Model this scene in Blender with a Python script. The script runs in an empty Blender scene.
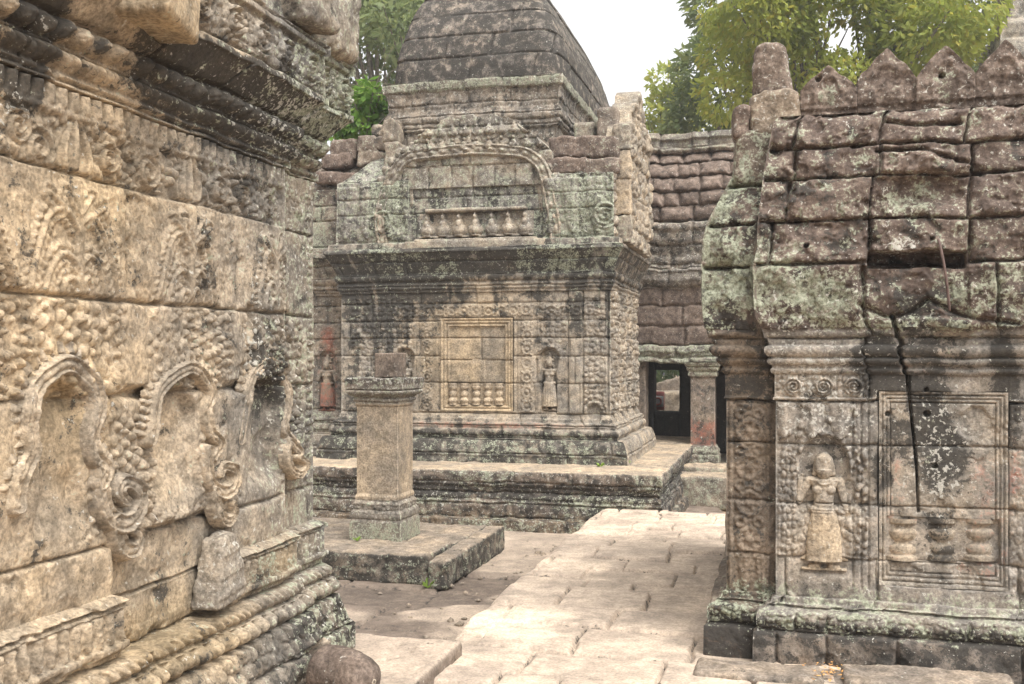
import bpy, math, random
import numpy as np

# ---------------------------------------------------------------- camera, sky, sun, exposure
S = bpy.context.scene
COL = S.collection
R = math.radians
F, HY, ZC = 1050.0, 352.0, 1.7
cam = bpy.data.objects.new('camera', bpy.data.cameras.new('camera'))
COL.objects.link(cam)
cam.location = (0, 0, ZC)
cam.rotation_euler = (R(90), 0, 0)
cam.data.sensor_width = 36
cam.data.lens = 36 * F / 1024
cam.data.shift_y = (HY - 342) / 1024
cam.data.clip_start = 0.05
cam.data.clip_end = 2000
S.camera = cam

SUN_EL, SUN_AZ = 60.0, 146.0            # azimuth: compass bearing of the sun, 0 = +Y, clockwise
wd = bpy.data.worlds.new('World'); S.world = wd; wd.use_nodes = True
wn, wl = wd.node_tree.nodes, wd.node_tree.links
bg = wn['Background']
sky = wn.new('ShaderNodeTexSky'); sky.sky_type = 'NISHITA'; sky.sun_disc = False
sky.sun_elevation = R(SUN_EL); sky.sun_rotation = R(SUN_AZ)
sky.dust_density = 6.0; sky.air_density = 1.0; sky.ozone_density = 1.0
hs = wn.new('ShaderNodeHueSaturation'); hs.inputs['Saturation'].default_value = 0.06
wl.new(sky.outputs[0], hs.inputs['Color']); wl.new(hs.outputs[0], bg.inputs[0])
bg.inputs[1].default_value = 0.15
sun = bpy.data.objects.new('sun', bpy.data.lights.new('sun', 'SUN')); COL.objects.link(sun)
sun.data.energy = 0.75; sun.data.angle = R(50); sun.data.color = (1.0, 0.95, 0.88)
_az, _el = R(SUN_AZ), R(SUN_EL)
_dir = (math.sin(_az) * math.cos(_el), math.cos(_az) * math.cos(_el), math.sin(_el))
from mathutils import Vector
sun.rotation_euler = Vector(_dir).to_track_quat('Z', 'Y').to_euler()
sun.location = (0, 0, 30)
S.view_settings.view_transform = 'Standard'
S.view_settings.look = 'None'
S.view_settings.gamma = 1
S.view_settings.use_curve_mapping = False
S.view_settings.exposure = 1.4

# ---------------------------------------------------------------- numpy noise
def hsh(ix, iy, seed=0):
    h = (ix.astype(np.int64) * 374761393 + iy.astype(np.int64) * 668265263 + seed * 974634777) & 0xFFFFFFFF
    h = ((h ^ (h >> 13)) * 1274126177) & 0xFFFFFFFF
    h = h ^ (h >> 16)
    h = (h * 2246822519) & 0xFFFFFFFF
    h = h ^ (h >> 15)
    return (h & 0xFFFFFF) / float(0x1000000)
def vn(x, y, seed=0):
    xi, yi = np.floor(x), np.floor(y)
    fx, fy = x - xi, y - yi
    fx = fx * fx * (3 - 2 * fx); fy = fy * fy * (3 - 2 * fy)
    a = hsh(xi, yi, seed); b = hsh(xi + 1, yi, seed); c = hsh(xi, yi + 1, seed); d = hsh(xi + 1, yi + 1, seed)
    return (a + (b - a) * fx) * (1 - fy) + (c + (d - c) * fx) * fy
def fbm(x, y, seed=0, o=4, g=0.5):
    s = 0; a = 1; t = 0
    for i in range(o):
        s = s + a * vn(x * 2 ** i + 17.3 * i, y * 2 ** i - 9.1 * i, seed + 31 * i); t += a; a *= g
    return s / t
def vn3(x, y, z, seed=0):
    zi = np.floor(z); fz = z - zi; fz = fz * fz * (3 - 2 * fz)
    # stack 2-d slices with a per-slice shift
    a = vn(x + zi * 37.7, y + zi * 91.3, seed); b = vn(x + (zi + 1) * 37.7, y + (zi + 1) * 91.3, seed)
    return a + (b - a) * fz
def fbm3(x, y, z, seed=0, o=3):
    s = 0; a = 1; t = 0
    for i in range(o):
        s = s + a * vn3(x * 2 ** i, y * 2 ** i, z * 2 ** i, seed + 7 * i); t += a; a *= .5
    return s / t
def worley(x, y, seed=0):
    xi, yi = np.floor(x), np.floor(y)
    f1 = np.full(x.shape, 9.0); f2 = np.full(x.shape, 9.0); idd = np.zeros(x.shape)
    for dx in (-1, 0, 1):
        for dy in (-1, 0, 1):
            cx, cy = xi + dx, yi + dy
            px = cx + .15 + .7 * hsh(cx, cy, seed); py = cy + .15 + .7 * hsh(cx, cy, seed + 5)
            d = np.hypot(x - px, y - py)
            nw = d < f1
            f2 = np.where(nw, f1, np.minimum(f2, d)); idd = np.where(nw, hsh(cx, cy, seed + 9), idd); f1 = np.where(nw, d, f1)
    return f1, f2, idd
def polyt(x, y, pts):
    """distance to a polyline and the run along it (0..1)"""
    P = np.array(pts, float); L = np.concatenate([[0], np.cumsum(np.hypot(*np.diff(P, axis=0).T))]); L /= L[-1]
    d = np.full(x.shape, 9.0); tt = np.zeros(x.shape); sd = np.zeros(x.shape)
    for i in range(len(P) - 1):
        dd, t = seg(x, y, *P[i], *P[i + 1]); nw = dd < d
        cr = (P[i + 1][0] - P[i][0]) * (y - P[i][1]) - (P[i + 1][1] - P[i][1]) * (x - P[i][0])
        d = np.where(nw, dd, d); tt = np.where(nw, L[i] + (L[i + 1] - L[i]) * t, tt); sd = np.where(nw, np.sign(cr), sd)
    return d, tt, sd
def sst(x, a, b):
    t = np.clip((x - a) / (b - a), 0, 1); return t * t * (3 - 2 * t)
def dome(d): return np.sqrt(np.clip(1 - d * d, 0, 1))
def seg(x, y, x1, y1, x2, y2):
    vx, vy = x2 - x1, y2 - y1
    t = np.clip(((x - x1) * vx + (y - y1) * vy) / (vx * vx + vy * vy + 1e-12), 0, 1)
    return np.hypot(x - x1 - t * vx, y - y1 - t * vy), t
def poly(x, y, pts):
    d = np.full(x.shape, 9.0)
    for (a, b), (c, e) in zip(pts[:-1], pts[1:]): d = np.minimum(d, seg(x, y, a, b, c, e)[0])
    return d
def gb(x, y, cx, cy, rx, ry, p=2): return np.exp(-(np.abs((x - cx) / rx) ** p + np.abs((y - cy) / ry) ** p))
def box(x, y, x0, x1, y0, y1, s=.004):
    return sst(x, x0 - s, x0 + s) * (1 - sst(x, x1 - s, x1 + s)) * sst(y, y0 - s, y0 + s) * (1 - sst(y, y1 - s, y1 + s))

# ---------------------------------------------------------------- axes of the temple and pixel -> wall coordinates
TH = R(14.57)
TF = np.array([math.cos(TH), -math.sin(TH)])      # along the fronts, to the right
SD = np.array([math.sin(TH), math.cos(TH)])       # along the flanks, away
class Face:
    def __init__(s, O, d): s.O, s.d = np.array(O, float), np.array(d, float)
    def __call__(s, px, py):
        k = (px - 512) / F
        u = (k * s.O[1] - s.O[0]) / (s.d[0] - k * s.d[1]); Y = s.O[1] + u * s.d[1]
        return u, ZC + (HY - py) / F * Y
    def u(s, px): return s(px, HY)[0]
    def z(s, px, py): return s(px, py)[1]
    def blob(s, U, Z, px, py, rx, ry, p=2):
        u, z = s(px, py); u1, _ = s(px + rx, py); _, z1 = s(px, py - ry)
        return gb(U, Z, u, z, abs(u1 - u) + 1e-6, abs(z1 - z) + 1e-6, p)
def ground(px, py, z):
    Y = (ZC - z) * F / (py - HY); return np.array([(px - 512) / F * Y, Y])

# ---------------------------------------------------------------- scene helpers
def put(o, parent=None):
    COL.objects.link(o)
    if parent is not None: o.parent = parent
    return o
def tag(o, label=None, cat=None, group=None, kind=None):
    if label: o['label'] = label
    if cat: o['category'] = cat
    if group: o['group'] = group
    if kind: o['kind'] = kind
    return o
def thing(name, label, cat, loc=(0, 0, 0), group=None):
    o = bpy.data.objects.new(name, None); COL.objects.link(o)
    o.location = loc; o.empty_display_size = .2
    return tag(o, label, cat, group)
TONE0 = dict(L=0, K=0, Rd=0, Wh=0, warm=.4, lat=0, br=.5, yel=0)
def mk(name, V, Fc, mat, parent=None, st=None, smooth=True):
    """V (n,3) world coordinates, Fc (m,3|4) int; st = dict of per-vertex stain and tone fields"""
    V = np.asarray(V, np.float32).reshape(-1, 3); Fc = np.asarray(Fc, np.int32)
    me = bpy.data.meshes.new(name)
    off = np.zeros(3, np.float32)
    if parent is not None:
        q = parent
        while q is not None: off += np.array(q.location, np.float32); q = q.parent
    n, m, k = len(V), len(Fc), Fc.shape[1]
    me.vertices.add(n); me.vertices.foreach_set('co', (V - off).ravel())
    me.loops.add(m * k); me.loops.foreach_set('vertex_index', Fc.ravel())
    me.polygons.add(m); me.polygons.foreach_set('loop_start', np.arange(m, dtype=np.int32) * k)
    me.polygons.foreach_set('loop_total', np.full(m, k, np.int32))
    if smooth: me.polygons.foreach_set('use_smooth', np.ones(m, bool))
    if st is not None:
        d = dict(TONE0); d.update(st)
        g = lambda q: np.broadcast_to(np.asarray(d[q], np.float32).ravel() if np.ndim(d[q]) else np.float32(d[q]), (n,))
        for nm, keys in (('stain', ('L', 'K', 'Rd', 'Wh')), ('tone', ('warm', 'lat', 'br', 'yel'))):
            at = me.color_attributes.new(nm, 'FLOAT_COLOR', 'POINT')
            at.data.foreach_set('color', np.stack([g(q) for q in keys], 1).astype(np.float32).ravel())
    me.update(calc_edges=True); me.validate()
    me.materials.append(mat)
    return put(bpy.data.objects.new(name, me), parent)
def gridf(r, c, wrap=False):
    i = np.arange(r - 1)[:, None]; j = np.arange(c if wrap else c - 1)[None, :]
    j2 = (j + 1) % c
    a = i * c + j; b = i * c + j2
    return np.stack([a, b, b + c, a + c], -1).reshape(-1, 4)
def flat(st, sel=None):
    return {k: (v[sel] if sel is not None else v).ravel() if np.ndim(v) else v for k, v in st.items()}

# ---------------------------------------------------------------- masonry
def ashlar(U, Z, rows, joints, seed, w=.006, depth=.02, wob=.006, off=.006, soft=.35):
    """rows: z boundaries; joints: one list of u positions per row (or a mean block length). returns height, block id, distance to joint"""
    Zw = Z + (vn(U * 5, Z * 0 + seed, seed) - .5) * 2 * wob + (vn(U * 22, Z * 9, seed + 1) - .5) * wob
    Uw = U + (vn(Z * 6, U * 0 + seed, seed + 2) - .5) * 2 * wob + (vn(U * 9, Z * 22, seed + 3) - .5) * wob
    dj = np.full(U.shape, 9.0); bid = np.zeros(U.shape)
    bu = np.zeros(U.shape); bz = np.zeros(U.shape)
    rng = random.Random(seed)
    lo, hi = float(U.min()) - 1, float(U.max()) + 1
    for r in range(len(rows) - 1):
        js = joints[r] if isinstance(joints, (list, tuple)) else joints
        if not isinstance(js, (list, tuple)):
            x = lo - rng.random() * js; L = []
            while x < hi: L.append(x); x += js * rng.uniform(.6, 1.4)
            js = L
        js = np.array([-1e3] + sorted(js) + [1e3])
        sel = (Zw >= rows[r]) & (Zw < rows[r + 1])
        if not sel.any():
            continue
        uu = Uw[sel]; zz = Zw[sel]
        k = np.searchsorted(js, uu) - 1
        dd = np.minimum(uu - js[k], js[k + 1] - uu)
        dd = np.minimum(dd, np.minimum(zz - rows[r], rows[r + 1] - zz))
        dj[sel] = dd
        bid[sel] = hsh(k, np.full(k.shape, r), seed + 77)
        bu[sel] = uu - np.clip((js[k] + js[k + 1]) / 2, -50, 50); bz[sel] = zz - (rows[r] + rows[r + 1]) / 2
    t1 = (bid * 97.3) % 1 - .5; t2 = (bid * 41.7) % 1 - .5
    ww = w * (.5 + 1.3 * vn(U * 4, Z * 4, seed + 8))
    h = -depth * np.exp(-(dj / ww) ** 2) - depth * soft * np.exp(-dj / (w * 3))
    h = h + (bid - .5) * 2 * off + (t1 * np.clip(bu, -.3, .3) + t2 * np.clip(bz, -.3, .3)) * off * 2.5
    return h, bid, dj
def prof(pts, step=.012):
    """densify a (p, z) moulding outline; ('b', r, p1, z1) draws a bulge of radius r up to that point"""
    out = [np.array(pts[0], float)]
    for q in pts[1:]:
        a = out[-1]
        if q[0] == 'b': r, b = q[1], np.array(q[2:], float)
        else: r, b = 0, np.array(q, float)
        n = max(1, int(math.ceil((np.hypot(*(b - a)) + abs(r)) / step)))
        for i in range(1, n + 1):
            t = i / n; c = a + (b - a) * t
            if r: c = c + np.array([r * math.sqrt(max(0, 1 - (2 * t - 1) ** 2)), 0])
            out.append(c)
    return np.array(out)
def loft(org, plan, pts, relief, parts, parent, mat, du=.01, step=.01, closed=False, pmod=None, seed=0, jit=.004, skip=(), fade=.02):
    """sweep a moulding outline round a plan (a along TF, b along SD) and carve it; parts = [(z limit, name)] cut from bottom to top"""
    PZ = prof(pts, step); pr, zr = PZ[:, 0], PZ[:, 1]
    plan = [np.array(p, float) for p in plan]; n = len(plan)
    segs = [(i, (i + 1) % n) for i in range(n if closed else n - 1)]
    nor = []
    for i, j in segs:
        d = plan[j] - plan[i]; d = d / np.hypot(*d); nor.append(np.array([d[1], -d[0]]))
    def mit(i):
        if closed: n1, n2 = nor[(i - 1) % n], nor[i % len(nor)]
        else: n1, n2 = nor[max(0, i - 1)], nor[min(len(nor) - 1, i)]
        return (n1 + n2) / (1 + n1 @ n2)
    Ps, sts = [], []
    top = np.abs(np.gradient(zr)) < .15 * np.abs(np.gradient(pr))
    for k, (i, j) in enumerate(segs):
        A, B = plan[i], plan[j]; L = np.hypot(*(B - A)); d = (B - A) / L
        m = max(2, int(L / (du if k not in skip else .12)) + 1)
        t = np.linspace(0, 1, m)
        base = A + (B - A) * t[:, None]; mm = mit(i) * (1 - t[:, None]) + mit(j) * t[:, None]
        uc = base @ np.abs(d)                                   # a for fronts, b for flanks
        U = np.broadcast_to(uc, (len(zr), m)); Zb = np.broadcast_to(zr[:, None], U.shape)
        e = np.minimum(t, 1 - t) * L; fd = sst(e, 0, fade)[None, :]
        P0 = np.broadcast_to(pr[:, None], U.shape)
        if pmod is not None: P0 = pmod(k, U, Zb, P0)
        jz = ((hsh(np.floor(uc / .43 + 3), np.zeros(m), seed + 3) - .5) * 2 * jit + (vn(uc * 7, uc * 0, seed) - .5) * jit * 2)[None, :] * fd
        if k in skip: h = np.zeros(U.shape); st = {}
        else: h, st = relief(k, U, Zb)
        h = np.where(top[:, None], 0, h) * fd
        zz = Zb + jz + np.where(top[:, None], (fbm(U * 5, P0 * 5, seed + 4) - .5) * .02, 0)
        ab = base[None] + mm[None] * P0[..., None] + nor[k][None, None] * h[..., None]
        X = org[0] + ab[..., 0] * TF[0] + ab[..., 1] * SD[0]; Y = org[1] + ab[..., 0] * TF[1] + ab[..., 1] * SD[1]
        Ps.append(np.stack([X, Y, zz], -1))
        d0 = {q: np.broadcast_to(np.asarray(v, float), U.shape) for q, v in {**TONE0, **st}.items()}
        sts.append(d0)
    P = np.concatenate(Ps, 1)
    ST = {q: np.concatenate([s[q] for s in sts], 1) for q in TONE0}
    objs = []; r0 = 0
    for zl, name in parts:
        r1 = len(zr) - 1 if zl is None else int(np.searchsorted(zr, zl))
        r1 = min(max(r1, r0 + 1), len(zr) - 1)
        sl = slice(r0, r1 + 1)
        objs.append(mk(name, P[sl].reshape(-1, 3), gridf(r1 - r0 + 1, P.shape[1]), mat, parent, {q: v[sl].ravel() for q, v in ST.items()}))
        r0 = r1
    return objs
def wpos(org, a, b, z):
    a, b, z = np.broadcast_arrays(np.asarray(a, float), np.asarray(b, float), np.asarray(z, float))
    return np.stack([org[0] + a * TF[0] + b * SD[0], org[1] + a * TF[1] + b * SD[1], z], -1)
def patch(name, parent, mat, org, flank, u0, u1, z0, z1, du, fn, base=0.0, back=None, zt=None):
    """carved panel on a front (flank False: u = a, outward -b) or a flank (u = b, outward +a). fn(U,Z)->(h, mask, st).
    back: thickness, closes the sides and top; zt(u): variable top outline"""
    nu, nz = max(3, int((u1 - u0) / du) + 1), max(3, int((z1 - z0) / du) + 1)
    u = np.linspace(u0, u1, nu); v = np.linspace(0, 1, nz)
    top = np.full(nu, z1) if zt is None else zt(u)
    U = np.broadcast_to(u, (nz, nu)).copy(); Z = z0 + v[:, None] * (top - z0)[None, :]
    h, mask, st = fn(U, Z)
    off = np.broadcast_to(base + h, U.shape).copy()
    st = {q: np.broadcast_to(np.asarray(x, float), U.shape) for q, x in {**TONE0, **st}.items()}
    if back:
        nb = 5
        def ext(X, mode):   # pad by edge replication
            return np.pad(X, ((1, nb), (nb, nb)), mode='edge')
        U, Z, off = ext(U, 0), ext(Z, 0), ext(off, 0)
        st = {q: ext(x, 0) for q, x in st.items()}
        for i in range(nb):
            f = ((i + 1) / nb)
            off[:, nb - 1 - i] = off[:, nb] * (1 - f) + (base - back) * f
            off[:, -nb + i] = off[:, -nb - 1] * (1 - f) + (base - back) * f
        for i in range(nb):
            f = (i + 1) / nb
            off[-nb + i, :] = np.minimum(off[-nb + i, :], off[-nb - 1, :] * (1 - f) + (base - back) * f)
        off[0, :] = base - back
        mask = None
    if flank: P = wpos(org, off, U, Z)
    else: P = wpos(org, U, -off, Z)
    Fc = gridf(*U.shape)
    if mask is not None and not np.isscalar(mask):
        mm = mask.ravel(); Fc = Fc[mm[Fc].any(1)]
        used = np.unique(Fc); re = np.zeros(mm.size, np.int32); re[used] = np.arange(len(used)); Fc = re[Fc]
        return mk(name, P.reshape(-1, 3)[used], Fc, mat, parent, {q: x.ravel()[used] for q, x in st.items()})
    return mk(name, P.reshape(-1, 3), Fc, mat, parent, flat(st))
def rock(name, parent, mat, c, size, rot=0, seed=0, rnd=.03, amp=.02, res=.02, tilt=(0, 0), st=None, shape=None):
    """a weathered block: rounded box, displaced; c = centre of the bottom; rot about z (0 = temple axes)"""
    sx, sy, sz = [q / 2 for q in size]
    Vs, Fs, n0 = [], [], 0
    for ax in range(3):
        for sg in (-1, 1):
            o = [q for q in range(3) if q != ax]
            ns = [max(3, int(2 * (sx, sy, sz)[q] / res) + 1) for q in o]
            g0 = np.linspace(-1, 1, ns[0]); g1 = np.linspace(-1, 1, ns[1])
            G0, G1 = np.meshgrid(g0, g1)
            V = np.zeros(G0.shape + (3,)); V[..., o[0]] = G0 * (sx, sy, sz)[o[0]]; V[..., o[1]] = G1 * (sx, sy, sz)[o[1]]; V[..., ax] = sg * (sx, sy, sz)[ax]
            f = gridf(*G0.shape) + n0
            flip = (sg > 0) == (ax == 1)
            if flip: f = f[:, ::-1]
            Vs.append(V.reshape(-1, 3)); Fs.append(f); n0 += V.size // 3
    V = np.concatenate(Vs); Fc = np.concatenate(Fs)
    q = np.round(V * 1e5).astype(np.int64)
    _, idx, inv = np.unique(q, axis=0, return_index=True, return_inverse=True)
    V = V[idx]; Fc = inv.reshape(-1)[Fc]
    inner = np.clip(V, -np.array([sx, sy, sz]) + rnd, np.array([sx, sy, sz]) - rnd)
    d = V - inner; ln = np.linalg.norm(d, axis=1, keepdims=True) + 1e-9
    V2 = inner + d / ln * rnd
    nn = d / ln
    ns = fbm3(V2[:, 0] * 7 + seed * 3.1, V2[:, 1] * 7, V2[:, 2] * 7, seed, 3) - .5
    n2 = fbm3(V2[:, 0] * 30, V2[:, 1] * 30 + seed, V2[:, 2] * 30, seed + 3, 2) - .5
    V2 = V2 + nn * (ns * 2 * amp + n2 * amp * .6)[:, None]
    if shape is not None: V2 = shape(V2)
    V2[:, 2] += sz
    V2[:, 2] += V2[:, 0] * tilt[0] + V2[:, 1] * tilt[1]
    a = -TH + rot; ca, sa = math.cos(a), math.sin(a)
    W = np.stack([c[0] + V2[:, 0] * ca - V2[:, 1] * sa, c[1] + V2[:, 0] * sa + V2[:, 1] * ca, c[2] + V2[:, 2]], 1)
    s2 = st(V2, nn, W) if callable(st) else (st or {})
    return mk(name, W, Fc, mat, parent, s2)
def lathe(name, parent, mat, c, pr, n=28, axis=(0, 0, 1), st=None, half=False, amp=0.0, seed=0, sq=0.0):
    PZ = prof(pr, .012); ang = np.linspace(0, 2 * math.pi, n, endpoint=False)
    rr = PZ[:, 0][:, None] * np.ones(n); zz = PZ[:, 1][:, None] * np.ones(n)
    if amp: rr = rr * (1 + amp * (fbm(np.cos(ang) * 2 + np.zeros_like(rr) + 5, zz * 9 + np.sin(ang) * 2, seed) - .5))
    x, y = rr * np.cos(ang), rr * np.sin(ang)
    ax = Vector(axis).normalized(); qt = Vector((0, 0, 1)).rotation_difference(ax)
    M = np.array(qt.to_matrix())
    P = np.stack([x, y, zz], -1).reshape(-1, 3) @ M.T + np.array(c)
    return mk(name, P, gridf(len(PZ), n, True), mat, parent, st or {})
def tube(name, parent, mat, pts, rad, n=10, st=None, amp=0.0, seed=0, flatz=None):
    """tapered tube along world points"""
    P = np.array(pts, float); m = len(P)
    rad = np.broadcast_to(np.asarray(rad, float), (m,))
    T = np.gradient(P, axis=0); T /= np.linalg.norm(T, axis=1, keepdims=True) + 1e-9
    ref = np.array([0, 0, 1.0]) if abs(T[:, 2]).mean() < .8 else np.array([1.0, 0, 0])
    if flatz is not None: ref = np.asarray(flatz, float)
    A = np.cross(T, ref); A /= np.linalg.norm(A, axis=1, keepdims=True) + 1e-9
    B = np.cross(T, A)
    an = np.linspace(0, 2 * math.pi, n, endpoint=False)
    rr = rad[:, None] * np.ones(n)
    if amp: rr = rr * (1 + amp * 2 * (fbm(np.arange(m)[:, None] * .6 + np.zeros(n), np.cos(an) * 1.5 + np.zeros((m, 1)), seed) - .5))
    V = P[:, None] + A[:, None] * (np.cos(an) * rr)[..., None] + B[:, None] * (np.sin(an) * rr)[..., None]
    V = np.concatenate([P[:1][:, None] + 0 * V[:1], V, P[-1:][:, None] + 0 * V[:1]], 0)
    return mk(name, V.reshape(-1, 3), gridf(m + 2, n, True)[:, ::-1], mat, parent, st or {})
def smooth_path(pts, n=60):
    P = np.array(pts, float); m = len(P); t = np.linspace(0, m - 1, n); out = []
    Q = np.vstack([2 * P[0] - P[1], P, 2 * P[-1] - P[-2]])
    for x in t:
        i = min(int(x), m - 2); f = x - i; a, b, c, d = Q[i], Q[i + 1], Q[i + 2], Q[i + 3]
        out.append(.5 * (2 * b + (c - a) * f + (2 * a - 5 * b + 4 * c - d) * f * f + (-a + 3 * b - 3 * c + d) * f ** 3))
    return np.array(out)

def band(name, parent, mat, org, flank, pts, w, A, st, du=.006, fringe=0.0, out=1, beads_n=0, base=-.012, seed=0):
    """carved band following a curve on a wall (u, z points): rounded body with two ridges, beads and a leafy fringe on one side"""
    P = smooth_path([(p[0], p[1], 0) for p in pts], 60)[:, :2]
    mx = (max(w) if np.ndim(w) else w) + fringe + .01
    def fn(U, Z):
        d, t, sd = polyt(U, Z, P)
        ww = np.interp(t, np.linspace(0, 1, len(w)), w) if np.ndim(w) else np.full(t.shape, w)
        q = d / ww
        h = np.where(q < 1, A * (.45 + .55 * dome(np.clip(q, 0, 1))) * np.clip((1 - q) / .12, 0, 1) ** .5, 0)
        h = h + A * .28 * np.exp(-((q - .62) / .12) ** 2) - A * .16 * np.exp(-((q - .36) / .12) ** 2)
        if beads_n: h = h + A * .25 * np.exp(-(q / .3) ** 2) * np.cos(t * beads_n * 6.283)
        m = q < 1
        if fringe:
            k = (t * P.shape[0] * .55) % 1 - .5; fq = (d - ww) / fringe
            lf = (fq > 0) & (fq < 1 - 2 * k * k) & (sd * out > 0)
            h = np.where(lf, A * .75 * dome(np.clip(np.abs(k) / .5, 0, 1)) * (1 - .5 * np.clip(fq, 0, 1)), h); m = m | lf
        h = h * (.75 + .5 * fbm(U * 8, Z * 8, seed)) + (fbm(U * 26, Z * 26, seed + 2) - .5) * A * .5 * (h > 0)
        return np.where(m, h + .0, 0), m, st
    return patch(name, parent, mat, org, flank, P[:, 0].min() - mx, P[:, 0].max() + mx, P[:, 1].min() - mx, P[:, 1].max() + mx, du, fn, base)

# ---------------------------------------------------------------- carving vocabulary: all return heights
def nuggets(U, Z, sc, seed, A, asp=1.0, shear=0.0):
    f1, f2, i = worley((U + shear * Z) * sc, Z * sc * asp, seed)
    f3, f4, _ = worley((U - shear * Z) * sc * 2.1, Z * sc * asp * 2.1, seed + 4)
    a = dome(np.clip(f1 / .62, 0, 1)) * (.55 + .45 * i) * sst(f2 - f1, .02, .22)
    return A * (a * .8 + .25 * dome(np.clip(f3 / .6, 0, 1)) - .5)
def archline(U, Z, uc, zs, r, w, lean=0.0, st=1.0, zb=-9):
    x = (U - uc); x = x / (1 + lean * np.clip(zs - Z, 0, 1))
    y = np.clip(Z - zs, 0, None) / st
    return np.where(Z > zb, dome(np.clip(np.abs(np.hypot(x, y) - r) / w, 0, 1)), 0)
def rosettes(U, Z, uc, z0, z1, pitch, r, A, seed=0, horiz=False):
    """a running band of ringed flowers along z (or along u)"""
    if horiz: p, q = U - z0, Z - uc
    else: p, q = Z - z0, U - uc
    k = np.floor(p / pitch); y = p - (k + .5) * pitch
    d = np.hypot(q, y); an = np.arctan2(y, q)
    h = .8 * dome(np.clip(np.abs(d - r) / (r * .24), 0, 1)) + .9 * dome(np.clip(d / (r * .42), 0, 1))
    h = h + .35 * dome(np.clip(np.abs(d - r * .62) / (r * .2), 0, 1)) * (.5 + .5 * np.cos(an * 6))
    y2 = np.abs(y) - pitch / 2
    d2 = np.hypot(np.abs(q) - r * .75, y2); h = np.maximum(h, .8 * dome(np.clip(np.abs(d2 - r * .38) / (r * .2), 0, 1)))
    d3 = np.hypot(q, y2); h = np.maximum(h, .6 * dome(np.clip(d3 / (r * .3), 0, 1)))
    h = h * (.6 + .8 * hsh(k, k * 0 + 1, seed))
    if horiz: m = (U > z0) & (U < z1) & (np.abs(Z - uc) < r * 1.35)
    else: m = (Z > z0) & (Z < z1) & (np.abs(U - uc) < r * 1.35)
    return np.where(m, A * h, 0)
def spirals(U, Z, zc, pitch, r, A, ph=0.0):
    k = np.floor((U - ph) / pitch); x = U - ph - (k + .5) * pitch
    sgn = np.where(k % 2 == 0, 1, -1); x = x * sgn
    d = np.hypot(x, Z - zc); an = np.arctan2(Z - zc, x) / (2 * math.pi)
    w = .5 + .5 * np.cos(2 * math.pi * (d / (r * .34) - an))
    return A * w * sst(r - d, 0, r * .15)
def petals(U, Z, z0, z1, pitch, A, sharp=1.0, ph=0.0):
    x = ((U + ph) / pitch) % 1 - .5; v = np.clip((Z - z0) / (z1 - z0), 0, 1)
    wid = .46 * np.sqrt(np.clip(1 - (1 - v) ** 2.2, 0, 1)) * sharp + .02
    h = dome(np.clip(np.abs(x) / wid, 0, 1)) + .3 * dome(np.clip(np.abs(x) / .1, 0, 1))
    return np.where((Z > z0) & (Z < z1), A * h, 0)
def beads(U, Z, zc, pitch, r, A, ph=0.0):
    x = ((U + ph) / pitch) % 1 - .5
    return A * dome(np.clip(np.hypot(x * pitch, Z - zc) / r, 0, 1))
def rope(U, Z, zc, r, pitch, A):
    t = (Z - zc) / r
    return np.where(np.abs(t) < 1, A * dome(np.clip(np.abs(t), 0, 1)) * (.1 + .9 * np.abs(np.cos(math.pi * (U / pitch + t * .4)))), 0)
def strings(U, Z, pu, pz, seed, A, jitter=.5):
    """hanging strings of carved fruit and leaf drops"""
    k = np.floor(U / pu); x = (U / pu) % 1 - .5
    o = hsh(k, k * 0 + 3, seed); q = Z / pz + o; j = np.floor(q); y = q % 1 - .5
    r = .40 + .16 * (hsh(k, j, seed + 1) - .5) * 2 * jitter; x = x + .18 * jitter * (hsh(k, j, seed + 2) - .5)
    d = np.hypot(x / (r * .95), y / (r * 1.08))
    return A * ((.35 + .8 * hsh(k, j, seed + 4)) * (hsh(k, j, seed + 6) > .14) * dome(np.clip(d, 0, 1)) ** .8 - .35)
def foliage(U, Z, s, seed, A):
    """dense carved leafage: fruit strings broken up by larger leaves"""
    a = strings(U + .012 * np.sin(Z * 23), Z, s, s * 1.15, seed, A, 1.0)
    b = nuggets(U, Z, .75 / s, seed + 3, A * 1.3, .7, .4)
    m = sst(fbm(U * 5, Z * 5, seed + 8), .40, .5)
    return a * m + b * (1 - m)
def frond(U, Z, pts, w, A, p=.030, sides=True):
    """a carved stem along a curve with leaflets on both sides; returns height and distance"""
    P = smooth_path([(a, b, 0) for a, b in pts], 26)[:, :2]
    L = np.hypot(*np.diff(P, axis=0).T).sum()
    x0, x1, y0, y1 = P[:, 0].min() - .09, P[:, 0].max() + .09, P[:, 1].min() - .09, P[:, 1].max() + .09
    m = (U > x0) & (U < x1) & (Z > y0) & (Z < y1)
    h = np.full(U.shape, -1.0)
    if not m.any(): return h
    d, t, sd = polyt(U[m], Z[m], P); s = t * L
    q = A * dome(np.clip(d / w, 0, 1))
    if sides:
        k = ((s - d * .55) / p + .5 * (sd > 0)) % 1 - .5
        lf = .72 * A * dome(np.clip(np.hypot((d - w * 1.25 - .013) / .0135, k / .44), 0, 1)); q = np.maximum(q, lf)
    h[m] = np.where(d < w * 1.25 + .028, q, -1.0)
    return h
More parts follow.
